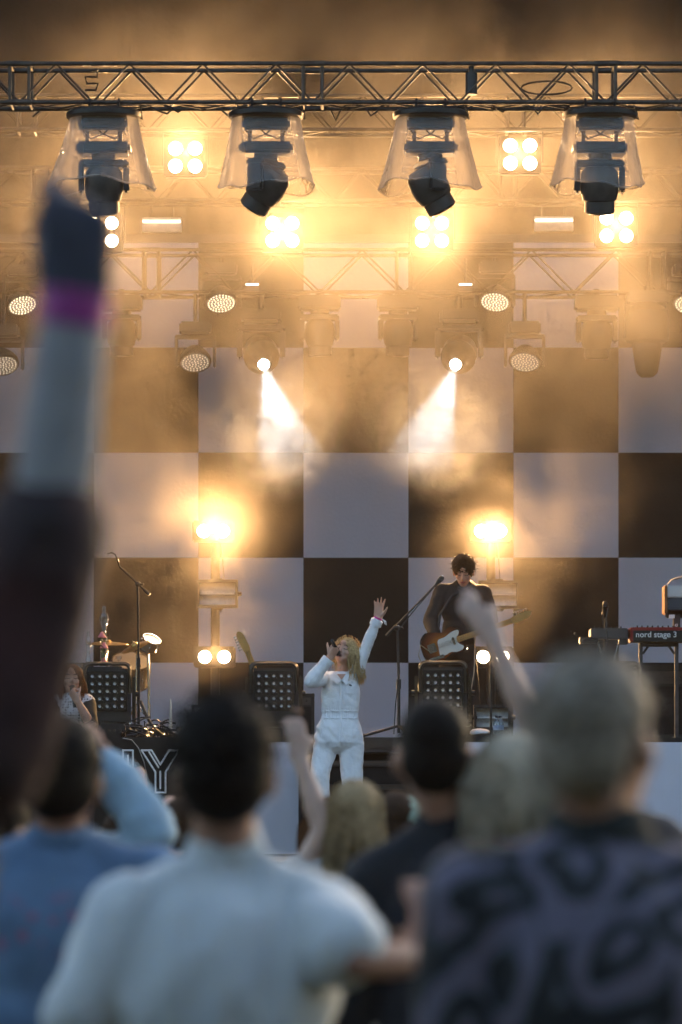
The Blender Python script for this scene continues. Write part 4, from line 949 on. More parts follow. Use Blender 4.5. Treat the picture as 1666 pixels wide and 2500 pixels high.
# ---- the singer
M_suit = mat('white_cotton_twill', (.92,.91,.91), .85, bump=.3, bscale=40)
Ys = 29.3; A = lambda px, py, dy=0: at(px, py, Ys+dy)
J = dict(head=A(843,1592,-.02), neck=A(834,1648,.02), chest=A(832,1690,.0), pelvis=A(829,1792,.02), sl=A(795,1656,-.01), sr=A(869,1646,.01),
         el=A(760,1662,-.20), wl=A(806,1605,-.21), er=A(893,1582,-.02), wr=A(923,1510,-.06),
         hl=A(803,1806,.02), hr=A(857,1806,.02), kl=A(783,1895,-.06), kr=A(861,1895,.0), al=Vector((A(788,0).x, Ys+.02, .98+.09)), ar=Vector((A(866,0).x, Ys+.03, .98+.09)))
Rs = Rz(-.42) @ Ry(.16) @ Rx(-.38)
mcA, mcB = J['head']+Rs @ Vector((.0,-.132,-.060)), A(811,1563,-.30)
md = (mcB-mcA).normalized()
hands = {'l': dict(d=Vector((.55,-.12,.80)), nrm=Vector((.55,.80,-.1)), side=Vector((-.3,-.5,.6)), curl=(1.25,1.3,1.3,1.3), spread=.03, k=.92, thumb=(.6,.9)),
         'r': dict(d=Vector((.10,-.12,1)), nrm=Vector((-.15,-1,-.1)), side=Vector((1,-.15,0)), curl=(.10,.16,.14,.08), spread=.16, k=.95, thumb=(.75,.35))}
def suit_fold(p, n):
    q = Vector((p.x*16+p.z*6, p.y*12, p.z*8-p.x*6)); f = .0052*noise.noise(q)+.0030*noise.noise(q*2.3)+.0020*(1-2*abs(noise.noise(q*1.3+Vector((3,7,1)))))
    zw = A(0,1742).z-.98; dz = p.z-zw   # waist seam in root space
    g = math.exp(-(dz/.045)**2)*(.0035*math.sin(math.atan2(p.y, p.x-.01)*44)-.004)
    knee = max(0, 1-p.z/.62); f += knee*.010*noise.noise(Vector((p.x*7, p.y*7, p.z*17)))
    hip = math.exp(-((dz+.16)/.10)**2); f += hip*.007*math.sin((p.z*1.0-abs(p.x-.0)*1.1)*62)*(.4+noise.noise(q*.5))
    return f+g
sg, J2, suit, sbody = person('singer in a white boiler suit raising one arm, microphone at the mouth', (J['pelvis'].x, Ys, .98), J, M_suit, None, M_skin, None, None, Rs, .90,
    ('long','long'), True, .0062, 'boiler_suit', folds=suit_fold, hands=hands, w=.90, mouth=.012, sleeve_r=(.056,.056,.050), seed=4, dep=.95)
b0 = Vector(sg.location)
# the whole boiler suit is one sewn piece
c = MB(); I3 = Matrix.Identity(3); LL = lambda px, py, dy=0: A(px, py, dy)-b0
def loft(rows, dep, back=.0):
    n = 24; vs = []; fs = []
    for py, xa, xb, dd in rows:
        ce = LL((xa+xb)/2, py, back); hw = (xb-xa)/2/pm(Ys)
        for i in range(n):
            a_ = 2*math.pi*i/n; ca_, sa_ = math.cos(a_), math.sin(a_); vs.append(ce+Vector((hw*math.copysign(abs(ca_)**.8, ca_), dd*dep*math.copysign(abs(sa_)**.8, sa_), 0)))
    m_ = len(rows)
    for k_ in range(m_-1):
        for i in range(n): fs.append((k_*n+i, k_*n+(i+1) % n, (k_+1)*n+(i+1) % n, (k_+1)*n+i))
    fs += [tuple(range(n)), tuple(range((m_-1)*n, m_*n))]
    c.add(vs, fs)
loft([(1640,806,862,.6),(1648,792,874,.8),(1668,790,876,.98),(1693,786,879,1.0),(1719,784,877,.97),(1742,786,875,.93),(1757,781,877,.98),(1775,774,882,1.08),(1795,770,886,1.14),(1812,768,887,1.12),(1824,774,882,.95),(1834,786,870,.70),(1840,804,852,.4)], .112)
loft([(1812,767,826,1.1),(1846,763,818,1.0),(1885,758,806,.9),(1925,760,804,.88),(1974,766,806,.9),(2055,768,808,.9),(2078,768,808,.9)], .088)
loft([(1812,826,889,1.1),(1846,830,888,1.0),(1885,833,886,.92),(1925,836,884,.9),(1974,840,884,.92),(2055,844,888,.92),(2078,844,888,.92)], .088)
for s in 'lr': capsule(c, J2['s'+s], .052, J2['neck']+Vector((0,.01,-.03)), .052)
limb(c, [J2['sl'], J2['el'], J2['el'].lerp(J2['wl'], .80)], [.058,.056,.043]); limb(c, [J2['sr'], J2['er'], J2['er'].lerp(J2['wr'], .90)], [.056,.044,.037])
limb(c, [LL(803,1806,.02), LL(781,1892,-.05), J2['al']+Vector((0,0,.02))], [.092,.072,.072]); limb(c, [LL(856,1806,.02), LL(860,1892), J2['ar']+Vector((0,0,.02))], [.092,.074,.074])
bpy.data.objects.remove(suit)
suit = link('boiler_suit', fuse(c, .0062, 3, suit_fold), M_suit, sg)
# seams, placket, pockets, belt, collar, cuffs, patch
L = lambda px, py, dy=0: A(px, py, dy)-b0
def snap(px, py, off=.004):
    "point on the suit's front under a photograph pixel"
    o_ = L(px, py, -.6); ok, loc, nrm, _ = suit.ray_cast(o_, Vector((0,1,0)))
    if not ok:
        for ch in suit.children:
            ok, loc, nrm, _ = ch.ray_cast(o_, Vector((0,1,0)))
            if ok: break
    return (loc if ok else L(px, py, -.1))+Vector((0,-off,0))
def seam(nm, pts, r=.0035, off=.002): return MB().path([snap(x, y, off) for x, y in pts], r, 6).build(nm, M_suit, suit)
def patch(nm, x0, y0, x1, y1, m, nx=6, ny=8, off=.004, sh=None):
    g = MB().sheet(lambda u, v: snap(x0+(x1-x0)*u+(sh or 0)*v, y0+(y1-y0)*v, off*(1 if 0 < u < 1 and 0 < v < 1 else .3)), nx, ny).build(nm, m, suit); return g
dgu = bpy.context.evaluated_depsgraph_get()
patch('placket', 828, 1652, 836, 1812, M_suit, 2, 36, .010)
patch('chest_pocket', 799, 1672, 822, 1700, M_suit, 5, 6); patch('chest_pocket', 851, 1664, 868, 1694, M_suit, 5, 6)
pt = patch('label_patch', 853, 1667, 861, 1672, mat('black_patch', (.012,.012,.012), .6), 2, 2, .009)
patch('pocket_flap', 851, 1657, 867, 1664, M_suit, 4, 2, .009)
MB().path([L(0,0)]+[L(0,0)], .001).v
wb = MB(); rx, ry = .13, .1; wc = J2['pelvis'].lerp(J2['chest'], .50); wc.z = L(0,1743).z
for zo in (): wb.path([wc+Vector((rx*.93*math.cos(a), ry*math.sin(a), zo+.003*math.sin(9*a))) for a in [2*math.pi*k/40 for k in range(41)]], .004, 6)
for yy in (1733, 1751): seam('waist_seam', [(787+i*4.4, yy+1.2*math.sin(i*1.9)) for i in range(21)], .0042)
seam('pocket_edge', [(779,1760),(786,1775),(784,1800)]); seam('pocket_edge', [(878,1760),(872,1775),(876,1800)]); seam('fly_seam', [(836,1756),(836,1785),(834,1806),(829,1820)])
def flat(nm, pts, m, off):
    P3 = [snap(x, y, off) for x, y in pts]; n_ = len(P3); MB().add(P3+[p+Vector((0,.008,0)) for p in P3], [tuple(range(n_)), tuple(range(2*n_-1, n_-1, -1))]+[(i, i+n_, (i+1) % n_+n_, (i+1) % n_) for i in range(n_)]).build(nm, m, suit, smooth=False)
flat('neckline', [(823,1641),(845,1641),(834,1656)], M_skin, .012)
flat('collar', [(822,1640),(834,1657),(824,1667),(805,1652),(806,1643)], M_suit, .022); flat('collar', [(846,1640),(835,1657),(846,1668),(864,1653),(862,1643)], M_suit, .022)
for s, rr_ in (('l',.047),('r',.045)):
    d = (J2['w'+s]-J2['e'+s]).normalized(); band(suit, J2['w'+s]-d*.035, d, rr_-.002, .045, M_suit, 'cuff')
dR = (J2['wr']-J2['er']).normalized(); band(sg, J2['wr']+dR*.004, dR, .030, .014, M_pink); band(sg, J2['wr']-dR*.012, dR, .031, .010, M_whiteband)
tas = MB(); p0 = J2['wr']+Vector((.036,-.01,-.008))
for k in range(3): tas.path([p0, p0+Vector((.012+.006*k,-.01,-.014)), p0+Vector((.014+.007*k,-.006,-.034-.004*k))], .0035, 6)
tas.build('wristband_tie', M_whiteband, sg)
fly = MB(); rf = random.Random(9)
for k_ in range(110):
    a_ = rf.uniform(-.3, 3.6); v0 = J2['head']+Vector((.085*math.cos(a_)+.02, rf.uniform(-.03,.08), .045+.085*math.sin(a_))); ln_ = rf.uniform(.04,.16); fly.path([v0+Vector((math.cos(a_)*.022*t_*(1+rf.random()), rf.uniform(-.01,.01)*t_, -ln_*t_*t_+.012*math.sin(3*t_))) for t_ in (0,.35,.7,1)], .0013, 3)
ff = fly.build('loose_hair', M_blond, sg); ff['kind'] = 'stuff'
hair_long(sg, J2['head'], Rs, M_blond, L=.26, k=.93, n=520, seed=5, vol=.85, part=-.03, wave=.018, lean=(.01,-.03,0))
mo = empty('microphone', b0); tag(mo, 'black microphone held at the singer\'s mouth', 'microphone'); microphone(mcA-b0, mcB-b0, mo)

# ---- the guitarist
M_shirt = mat('charcoal_shirt', (.022,.019,.018), .85, bump=.2, bscale=200)
Yg = 34.5; A = lambda px, py, dy=0: at(px, py, Yg+dy)
J = dict(head=A(1132,1396,-.10), neck=A(1132,1438,-.01), chest=A(1128,1478,.0), pelvis=A(1118,1600,.04), sl=A(1080,1444,.0), sr=A(1180,1446,.0),
         el=A(1051,1515,-.10), wl=A(1062,1548,-.22), er=A(1199,1512,-.02), wr=A(1190,1530,-.26),
         kl=Vector((A(1090,0).x, Yg-.02, DECK+.50)), kr=Vector((A(1150,0).x, Yg-.02, DECK+.50)), al=Vector((A(1083,0).x, Yg+.02, DECK+.09)), ar=Vector((A(1160,0).x, Yg+.05, DECK+.09)),
         hl=A(1098,1612,.04), hr=A(1138,1612,.04))
Rg = Rz(-.12) @ Rx(.40)
hands = {'l': dict(d=Vector((.35,-.25,-.85)), nrm=Vector((.4,.9,-.1)), side=Vector((.7,-.4,.3)), curl=(.5,.55,.6,.6), spread=.08, thumb=(.6,.6)),
         'r': dict(d=Vector((-.15,-.4,.9)), nrm=Vector((-.4,.9,.2)), side=Vector((-1,0,.1)), curl=(.9,.9,.9,.9), spread=.08, thumb=(.6,.7))}
gp, J3, gsh, gb = person('guitarist in a charcoal shirt with curly hair, head bowed over the guitar', (J['pelvis'].x, Yg, DECK), J, M_shirt, mat('black_jeans', (.012,.011,.011), .8), M_skin, 'short', M_brown, Rg, 1.0,
    ('long','long'), True, .0085, 'shirt', hands=hands, seed=8, hk=dict(vol=.019, n=700, fuzz=.055, curly=1.2), sleeve_r=(.066,.062,.052), folds=cloth_fold(.008, 9, 2.0), w=1.08, dep=1.05)
bg_ = Vector(gp.location)
d = (J3['wl']-J3['el']).normalized(); band(gp, J3['wl']-d*.006, d, .030, .02, M_pink)
ca, hb = A(1100,1568,-.30), A(1282,1505,-.44)
ax = (hb-ca).normalized(); yv = (Vector((0,1,0))-ax*ax.y).normalized(); zv = ax.cross(yv)
Lg = (hb-ca).length
guitar('sunburst electric guitar with white pickguard worn by the guitarist', ca+ax*(Lg-.845)*.5, Matrix((ax, yv, zv)).transposed())
sp = MB(); pts = [A(1066,1560,-.20)-bg_, A(1075,1500,-.18)-bg_, A(1105,1455,-.14)-bg_, A(1140,1436,-.08)-bg_, A(1165,1436,.02)-bg_, A(1172,1460,.14)-bg_, A(1150,1520,.16)-bg_]
sp.path(pts, .013, 6); sp.build('guitar_strap', M_dark, gp)
o = MB().path([A(1048,1590,-.28), A(1028,1575,-.3), A(1022,1600,-.3), A(1030,1620,-.28), A(1045,1612,-.26), A(1055,1600,-.2)], .005).build('guitar_cable', mat('pale_guitar_cable', (.35,.28,.16), .4)); tag(o, 'pale cable looping from the lower edge of the sunburst guitar', 'cable')
o = MB().path([A(1161,1545,-.2), A(1160,1590,-.25), A(1158,1640,-.3), A(1150,1690,-.4), A(1146,1740,-.5)], .004).build('hanging_wire', mat('pale_wire', (.5,.42,.3), .4)); tag(o, 'thin bright wire hanging beside the guitarist\'s leg', 'cable')

# ---- the backing singer at left
def lace():
    m = mat('white_lace', (.62,.60,.60), .8); t = m.node_tree; b = t.nodes['Principled BSDF']; tc = t.nodes.new('ShaderNodeTexCoord'); v = t.nodes.new('ShaderNodeTexVoronoi'); v.inputs['Scale'].default_value = 48; v.inputs['Randomness'].default_value = .15
    r = t.nodes.new('ShaderNodeValToRGB'); e = r.color_ramp.elements; r.color_ramp.interpolation = 'CONSTANT'; e[0].position = 0; e[0].color = (.03,.025,.025,1); e[1].position = .33; e[1].color = (.62,.60,.60,1)
    t.links.new(tc.outputs['Object'], v.inputs['Vector']); t.links.new(v.outputs['Distance'], r.inputs[0]); t.links.new(r.outputs[0], b.inputs['Base Color']); return m
Yw = 29.8; A = lambda px, py, dy=0: at(px, py, Yw+dy)
J = dict(head=A(176,1659,-.02), neck=A(178,1706,.02), chest=A(178,1745,0), pelvis=A(176,1850,.02), sl=A(143,1716,.0), sr=A(213,1716,.0), el=A(128,1790,-.05), wl=A(150,1850,-.15), er=A(222,1770,-.12), wr=A(190,1712,-.20))
Rw = Rz(.05) @ Rx(-.12)
hands = {'r': dict(d=Vector((-.5,-.1,.75)), nrm=Vector((-.5,.85,.0)), side=Vector((.1,-.5,.8)), curl=(1.1,1.15,1.2,1.2), spread=.03, k=.92, thumb=(.6,.8))}
bw, J4, bsh, bb = person('backing singer with long auburn hair and lace top holding a microphone at left', (J['pelvis'].x, Yw, .98), J, lace(), M_jean, M_skin, None, None, Rw, .93, ('none','none'), True, .0085, 'lace_top', hands=hands, w=1.05, seed=11, mouth=.010, dep=.9)
for s in 'lr':
    J4_ = J4
bwb = Vector(bw.location)
c = MB()
for s, sx in (('l',-1),('r',1)): limb(c, [J4['s'+s], J4['s'+s].lerp(J4['e'+s], .98)], [.066,.056]); capsule(c, J4['s'+s]+Vector((0,.02,0)), .06, J4['s'+s]+Vector((sx*.012,.03,-.35)), .07)
capsule(c, J4['sl']+Vector((0,.05,.0)), .06, J4['sr']+Vector((0,.05,0)), .06)
link('jacket', fuse(c, .010, 3, cloth_fold(.006, 10, 3)), mat('dark_olive_jacket', (.035,.026,.014), .7, var=.2, scale=10), bw)
hair_long(bw, J4['head'], Rw, M_auburn, L=.34, k=.93, n=300, seed=12, wave=.008)
mo = empty('microphone', bwb); tag(mo, 'black microphone in the backing singer\'s hand', 'microphone'); mh = J4['head']+Rw @ Vector((.01,-.125,-.085)); microphone(mh, mh+Vector((.015,-.03,-.15)), mo, .95)
# ------------------------------------------------------------------ the crowd, seen from behind
BACKVIEW = Rz(math.pi)
def crowd(label, Y, hx, top, shirt, hair, hair_m, skin_m=M_skin, sw=.40, sleeves=('short','short'), el=None, wl=None, er=None, wr=None, hands=None, turn=0.0, seed=1, top_name='shirt', w=1.0, hk=None, folds=None, lean=0.0, k=1.0, drop=.34, raise_l=0.0, raise_r=0.0, dep=1.0, hd=None, sleeve_r=(.058,.050,.044)):
    "someone standing on the ground facing the stage; head crown at pixel hx, top"
    A = lambda px, py, dy=0: at(px, py, Y+dy)
    crown = A(hx, top); head = crown-Vector((0,0,.118*k))
    if hd: head = head+Vector(hd)
    neck = Vector((crown.x+lean, Y+.01, crown.z-.265*k)); sz = crown.z-drop*k; hgt = crown.z
    J = dict(head=head, neck=neck, chest=Vector((neck.x, Y+.0, sz-.13)), pelvis=Vector((neck.x, Y, hgt*.53)))
    J['sl'] = Vector((neck.x-sw/2, Y, sz+raise_l)); J['sr'] = Vector((neck.x+sw/2, Y, sz+raise_r))
    J['el'] = A(*el) if el else J['sl']+Vector((-.07,.0,-.29)); J['er'] = A(*er) if er else J['sr']+Vector((.07,.0,-.29))
    J['wl'] = A(*wl) if wl else J['el']+Vector((.02,.12,-.22)); J['wr'] = A(*wr) if wr else J['er']+Vector((-.02,.12,-.22))
    h2 = hands or {}
    for s, sg_ in (('l',1),('r',-1)):
        if s not in h2:
            dd = (J['w'+s]-J['e'+s]).normalized(); up = dd.z > .2
            h2[s] = dict(d=dd, nrm=Vector((0,1,0)) if up else Vector((sg_,0,0)), side=Vector((sg_*1.0,0,0)) if up else Vector((0,1,0)), curl=(.15,.15,.18,.2) if up else (.4,.45,.45,.5), spread=.12 if up else .05)
    return person(label, (neck.x, Y, 0), J, shirt, M_jean, skin_m, hair, hair_m, BACKVIEW @ Rz(turn), k, sleeves, False, .016, top_name, folds=folds or cloth_fold(.012, 6, seed*1.7), hands=h2, seed=seed, w=w, group='people in the crowd', hk=hk or dict(vol=.012, n=160, fuzz=.02, low=-.075), dep=dep, sleeve_r=sleeve_r)
SH = dict(vol=.010, n=260, fuzz=.022, low=-.09)
def shirtmat(n, c, c2=None, scale=4, bump=.15, rough=.85): return mat(n, c, rough, col2=c2, scale=scale, bump=bump, bscale=60)
def print_mat(name, base, dark, accent, scale=5.0):
    "swirling printed cloth"
    m = mat(name, base, .8); t = m.node_tree; b = t.nodes['Principled BSDF']; tc = t.nodes.new('ShaderNodeTexCoord')
    nz = t.nodes.new('ShaderNodeTexNoise'); nz.inputs['Scale'].default_value = 5; t.links.new(tc.outputs['Object'], nz.inputs['Vector']); va = t.nodes.new('ShaderNodeVectorMath'); va.operation = 'MULTIPLY_ADD'; va.inputs[1].default_value = (.12,.12,.12)
    t.links.new(nz.outputs['Color'], va.inputs[0]); t.links.new(tc.outputs['Object'], va.inputs[2]); vo = t.nodes.new('ShaderNodeTexVoronoi'); vo.inputs['Scale'].default_value = scale; t.links.new(va.outputs[0], vo.inputs['Vector'])
    mu = t.nodes.new('ShaderNodeMath'); mu.operation = 'MULTIPLY'; mu.inputs[1].default_value = 15; t.links.new(vo.outputs['Distance'], mu.inputs[0]); sn = t.nodes.new('ShaderNodeMath'); sn.operation = 'SINE'; t.links.new(mu.outputs[0], sn.inputs[0])
    w_ = t.nodes.new('ShaderNodeMapRange'); w_.inputs[1].default_value = -1; w_.inputs[2].default_value = 1; t.links.new(sn.outputs[0], w_.inputs[0]); r = t.nodes.new('ShaderNodeValToRGB'); e = r.color_ramp.elements; e[0].position = .3; e[0].color = (*dark, 1); e[1].position = .62; e[1].color = (*base, 1); k = e.new(.45); k.color = (*accent, 1)
    t.links.new(w_.outputs[0], r.inputs[0]); t.links.new(r.outputs[0], b.inputs['Base Color']); return m

# the man in the pale shirt
M_pale = shirtmat('pale_blue_white_linen', (.66,.69,.69), (.54,.58,.59), 3, .3)
t, Jc, sh, bo = crowd('man in a pale linen shirt with dark brown hair, arm stretched right', 7.2, 548, 1732, M_pale, 'short', M_darkh, M_skin2, .35, ('elbow','short'), drop=.37, el=(195,2480,-.02), wl=(250,2740,.1),
      er=(872,2345,-.16), wr=(1064,2340,.0), hands={'r': dict(d=Vector((-.18,.1,.9)), nrm=Vector((-.5,.8,0)), side=Vector((-.9,-.3,.2)), curl=(.2,.25,.25,.3), spread=.12, thumb=(.8,.3))}, w=1.40, seed=2, hk=dict(vol=.019, n=480, fuzz=.06, low=-.09), folds=cloth_fold(.016, 8.0, 3.1, (1.5,1,.55)), dep=1.1, sleeve_r=(.062,.058,.06), k=1.04)
d = (Jc['wr']-Jc['er']).normalized(); band(t, Jc['wr']+Vector((0,.0,.012)), Vector((-.18,.1,.9)), .034, .03, M_pink)
MB().lathe([(.068,-.02),(.075,.0),(.070,.028),(.066,.03)], Jc['neck']+Vector((0,.005,.005)), (0,.15,1), 24, cap=False).build('collar', M_pale, sh)
# the boy in the denim jacket and the arm behind him
def denim():
    m = mat('blue_denim', (.11,.19,.31), .85, var=.25, scale=7, bump=.2, bscale=80); t = m.node_tree; b = t.nodes['Principled BSDF']; tc = t.nodes.new('ShaderNodeTexCoord'); v = t.nodes.new('ShaderNodeTexVoronoi'); v.inputs['Scale'].default_value = 24
    sp = t.nodes.new('ShaderNodeSeparateXYZ'); t.links.new(tc.outputs['Object'], sp.inputs[0]); t.links.new(tc.outputs['Object'], v.inputs['Vector'])
    old = b.inputs['Base Color'].links[0].from_socket; lt = t.nodes.new('ShaderNodeMath'); lt.operation = 'LESS_THAN'; lt.inputs[1].default_value = .33; t.links.new(v.outputs['Distance'], lt.inputs[0])
    bd_ = t.nodes.new('ShaderNodeMapRange'); bd_.inputs[1].default_value = 1.20; bd_.inputs[2].default_value = 1.24; t.links.new(sp.outputs['Z'], bd_.inputs[0])
    b2 = t.nodes.new('ShaderNodeMapRange'); b2.inputs[1].default_value = 1.36; b2.inputs[2].default_value = 1.32; t.links.new(sp.outputs['Z'], b2.inputs[0])
    m1 = t.nodes.new('ShaderNodeMath'); m1.operation = 'MULTIPLY'; t.links.new(bd_.outputs[0], m1.inputs[0]); t.links.new(b2.outputs[0], m1.inputs[1])
    m2 = t.nodes.new('ShaderNodeMath'); m2.operation = 'MULTIPLY'; t.links.new(m1.outputs[0], m2.inputs[0]); t.links.new(lt.outputs[0], m2.inputs[1])
    mx_ = t.nodes.new('ShaderNodeMix'); mx_.data_type = 'RGBA'; t.links.new(m2.outputs[0], mx_.inputs[0]); t.links.new(old, mx_.inputs[6]); mx_.inputs[7].default_value = (.26,.12,.20,1)
    t.links.new(mx_.outputs[2], b.inputs['Base Color']); return m
M_denim = denim()
t, Jd, sh, bo = crowd('young man with dark hair in a blue denim jacket with red embroidery', 8.5, 148, 1776, M_denim, 'short', M_darkh, M_skin2, .40, ('long','long'), w=1.05, seed=3, hk=dict(vol=.020, n=300, fuzz=.03, low=-.09), top_name='denim_jacket', folds=cloth_fold(.014, 5, 1.0), sleeve_r=(.068,.062,.056))
MB().lathe([(.072,-.02),(.085,.0),(.078,.035),(.074,.03)], Jd['neck']+Vector((0,.005,.005)), (0,.15,1), 24, cap=False).build('collar', M_denim, sh)
M_lblue = shirtmat('light_blue_cotton', (.36,.50,.60), (.28,.41,.52), 5, .3)
crowd('person in a light blue shirt bending one sleeved arm up, behind the denim jacket', 11.0, 150, 1835, M_lblue, 'short', M_brown, M_skin, .36, ('long','long'), er=(372,2030,-.05), wr=(262,1862,.0), seed=4, sleeve_r=(.066,.064,.054), folds=cloth_fold(.015, 9, 2.2), raise_r=.02, lean=.02)
# the big raised arm at the left edge
M_blackp = mat('black_printed_cloth', (.012,.011,.012), .85, scale=5, col2=(.05,.010,.008))
M_dark_hand = mat('dark_hand', (.045,.045,.065), .75, var=.2, scale=20); M_sleeve = shirtmat('grey_blue_sleeve', (.38,.37,.37), (.31,.30,.31), 4)  # dark slate colour for the raised hand and the body mesh
Ya = 5.0; A = lambda px, py, dy=0: at(px, py, Ya+dy)
cr = A(-240, 1660); hd = cr-Vector((0,0,.12))
J = dict(head=hd, neck=hd-Vector((-.02,0,.15)), chest=A(-220,2190), pelvis=Vector((A(-240,0).x, Ya, .93)), sl=A(-450,2010), sr=A(-40,1840), el=A(-520,2560), wl=A(-480,2950,.1), er=A(122,1270,.02), wr=A(184,745,.0))
t, Ja, sh, bo = person('dark clothed person at the left edge thrusting a raised fist high', (J['neck'].x, Ya, 0), J, M_blackp, M_jean, M_dark_hand, 'short', M_darkh, BACKVIEW, 1.0, ('short','elbow'), False, .012, 'shirt', hands={'r': dict(d=Vector((.02,0,1)), nrm=Vector((.0,1,0)), side=Vector((-1,0,0)), curl=(.6,1.15,1.35,1.5), spread=.10, thumb=(.35,.7), k=1.38)}, seed=6, sleeve_r=(.075,.068,.05), group='people in the crowd', hk=SH)
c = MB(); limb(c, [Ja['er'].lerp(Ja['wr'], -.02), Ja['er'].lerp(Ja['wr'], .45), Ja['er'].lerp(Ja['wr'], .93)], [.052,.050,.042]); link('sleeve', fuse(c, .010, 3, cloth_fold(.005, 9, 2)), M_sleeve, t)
d = (Ja['wr']-Ja['er']).normalized(); band(t, Ja['wr']-d*.004, d, .043, .045, mat('purple_wristband', (.36,.05,.26), .6))
# dark shirt, buzz cut
crowd('man with cropped dark hair in a black shirt right of the steps', 8.9, 1060, 1722, shirtmat('black_cotton', (.012,.012,.015)), 'short', M_darkh, M_skin2, .34, ('long','long'), w=1.15, seed=7, drop=.395, lean=.03, hk=dict(vol=.008, n=200, fuzz=.012, low=-.09), k=1.02, sleeve_r=(.07,.062,.05))
# fair haired girl with a raised arm
crowd('girl with long dark blond hair raising her bare left arm', 12.3, 868, 1912, shirtmat('pale_top', (.5,.45,.40)), 'long', M_girl, M_skin3, .34, ('none','short'), el=(790,2030,-.02), wl=(733,1853,.02), hands={'l': dict(d=Vector((-.18,.05,1)), nrm=Vector((.2,1,0)), side=Vector((1,.2,.1)), curl=(.12,.14,.16,.2), spread=.14, thumb=(1.0,.2))}, seed=9, hk=dict(L=.42, n=420, back=True, wave=.010, vol=.7), raise_l=.05)
crowd('ginger haired person half hidden behind the long haired girl', 15.5, 806, 1952, shirtmat('rust_top', (.2,.08,.04)), 'long', M_auburn, M_skin, .34, seed=10, hk=dict(L=.25, n=260, back=True, wave=.02))
# mint cap
M_mint = shirtmat('mint_cap_cloth', (.34,.46,.38), (.28,.40,.33), 8)
t, Jm, sh, bo = crowd('person in a mint green peaked cap beside the man in black', 14.5, 968, 1945, shirtmat('white_tee', (.6,.62,.64)), 'short', M_brown, M_skin, .36, seed=12)
c = MB(); c.ball(Jm['head']+Vector((0,-.02,.045)), (.098,.108,.092), None, 20, 14); cp = link('cap', fuse(c, .009, 3), M_mint, t)
MB().sheet(lambda u, v: Jm['head']+Vector((-.085-.10*v+.02*math.sin(u*3), -.10+.18*u, .042-.045*v*v-.03*(2*u-1)**2)), 10, 6).build('peak', M_mint, cp)
# pale haired woman
crowd('woman with shoulder length pale blond hair in a pale green shirt', 8.9, 1252, 1800, shirtmat('pale_green_cotton', (.48,.55,.45), (.40,.47,.40), 4, .3), 'long', M_paleh, M_skin, .38, ('short','short'), seed=13, hk=dict(L=.22, n=420, back=True, wave=.012, vol=1.0), w=1.0)
# bare raised arm before the guitarist
crowd('person behind the grey haired man raising a bare arm before the guitarist', 10.0, 1440, 1745, shirtmat('dark_grey_tee', (.03,.03,.035)), 'short', M_brown, M_skin3, .36, ('none','short'), el=(1300,1775,.0), wl=(1205,1560,.05), hands={'l': dict(d=Vector((-.62,.15,.9)), nrm=Vector((.3,1,.2)), side=Vector((.8,.1,.5)), curl=(.25,.2,.2,.25), spread=.10, thumb=(.7,.3))}, seed=14, raise_l=.08)
# grey haired man in the paisley shirt
M_pais = print_mat('paisley_print', (.135,.12,.17), (.010,.013,.016), (.05,.066,.075), 8.5)
t, Jp, sh, bo = crowd('broad man with grey hair in a dark purple paisley shirt at right', 5.8, 1462, 1628, M_pais, 'short', M_greyh, M_skin2, .37, ('elbow','elbow'), el=(1150,2560,0), er=(1800,2560,0), w=1.12, seed=15, drop=.36, hk=dict(vol=.012, n=500, fuzz=.05, low=-.10), k=1.0, dep=1.15, folds=cloth_fold(.014, 4.5, 6), sleeve_r=(.072,.070,.06), turn=-.5)
MB().lathe([(.074,-.02),(.084,.0),(.078,.035),(.074,.03)], Jp['neck']+Vector((0,.005,.01)), (0,.15,1), 24, cap=False).build('collar', shirtmat('dark_collar', (.02,.025,.025)), sh)
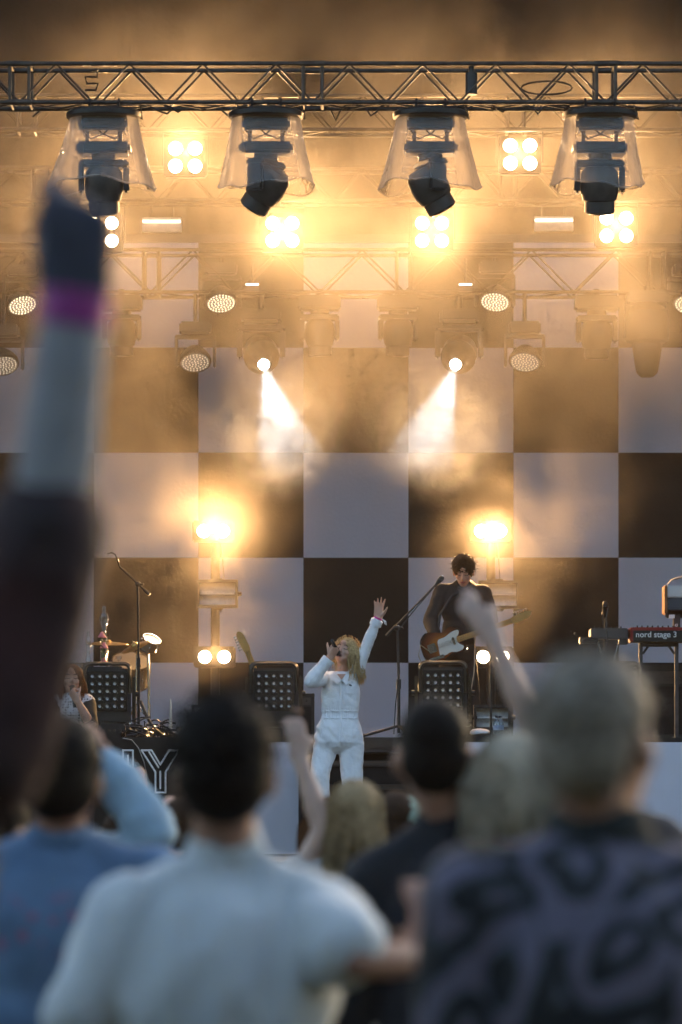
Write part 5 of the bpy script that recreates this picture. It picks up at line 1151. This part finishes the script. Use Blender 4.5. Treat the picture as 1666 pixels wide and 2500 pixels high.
# nearer the stage: small hands and heads between the others
crowd('person near the stage holding up one slim hand below the letter Y', 17.0, 300, 1985, shirtmat('dark_tee', (.03,.03,.035)), 'short', M_brown, M_skin, .34, er=(362,2010,.0), wr=(350,1946,.05), seed=16, raise_r=.03)
crowd('person near the stage clapping, dark hair beside the pale shirted man', 16.0, 448, 1958, shirtmat('black_tee', (.02,.02,.02)), 'short', M_brown, M_skin, .36, el=(395,2080,-.05), wl=(412,2000,.12), er=(430,2090,-.05), wr=(424,2000,.12), seed=17)
crowd('shadowed person low at the left edge beside the denim jacket', 9.4, -5, 1925, shirtmat('black_hoodie', (.015,.015,.018)), 'short', M_darkh, M_skin2, .38, ('long','long'), seed=18, turn=-.7)
bpy.data.scenes.remove(WORK)
# ------------------------------------------------------------------ haze and smoke
hz = MB().box((0, 10, 9.0), (130, 84, 22)).build('haze', volume('haze_air', (1, 0.95, 0.88), 0.0003, 0.5), smooth=False)
tag(hz, 'thin warm stage haze hanging in the air', 'haze', kind='stuff')
def smoke(c, r, dens, lab, col=(1, 0.89, 0.74), **k):
    o = MB().ball((0,0,0), r, nu=24, nv=16).build('smoke', volume('stage_smoke', col, dens, falloff=r, **k), loc=c)
    tag(o, lab, 'smoke', kind='stuff'); return o
smoke((0, 33.3, 6.4), (7.2, 4.6, 2.6), .125, 'warm smoke drifting around the hanging lamps', g=.35, noise_scale=.85, lo=.42, hi=.70, detail=3, off=(1.7, 4.2, .6))
smoke((-2.3, 35.0, 3.7), (2.5, 1.9, 1.9), .12, 'pale smoke glowing around the left floor tower', g=.35, noise_scale=1.1, lo=.43, hi=.68, detail=3)
smoke((1.9, 35.2, 3.9), (1.7, 1.5, 1.4), .10, 'thin smoke glowing around the right floor tower', g=.35, noise_scale=1.1, lo=.42, hi=.7)
smoke(at(688, 1045, 35.0), (.75, 2.4, .74), .32, 'white smoke plume lit by the left beam', g=.2, noise_scale=3.4, lo=.43, hi=.60, detail=5, col=(1, 1, 1))
smoke(at(1048, 1045, 35.0), (.80, 2.4, .74), .30, 'white smoke plume lit by the right beam', g=.2, noise_scale=3.4, lo=.43, hi=.60, detail=5, off=(3,1,2), col=(1, 1, 1))
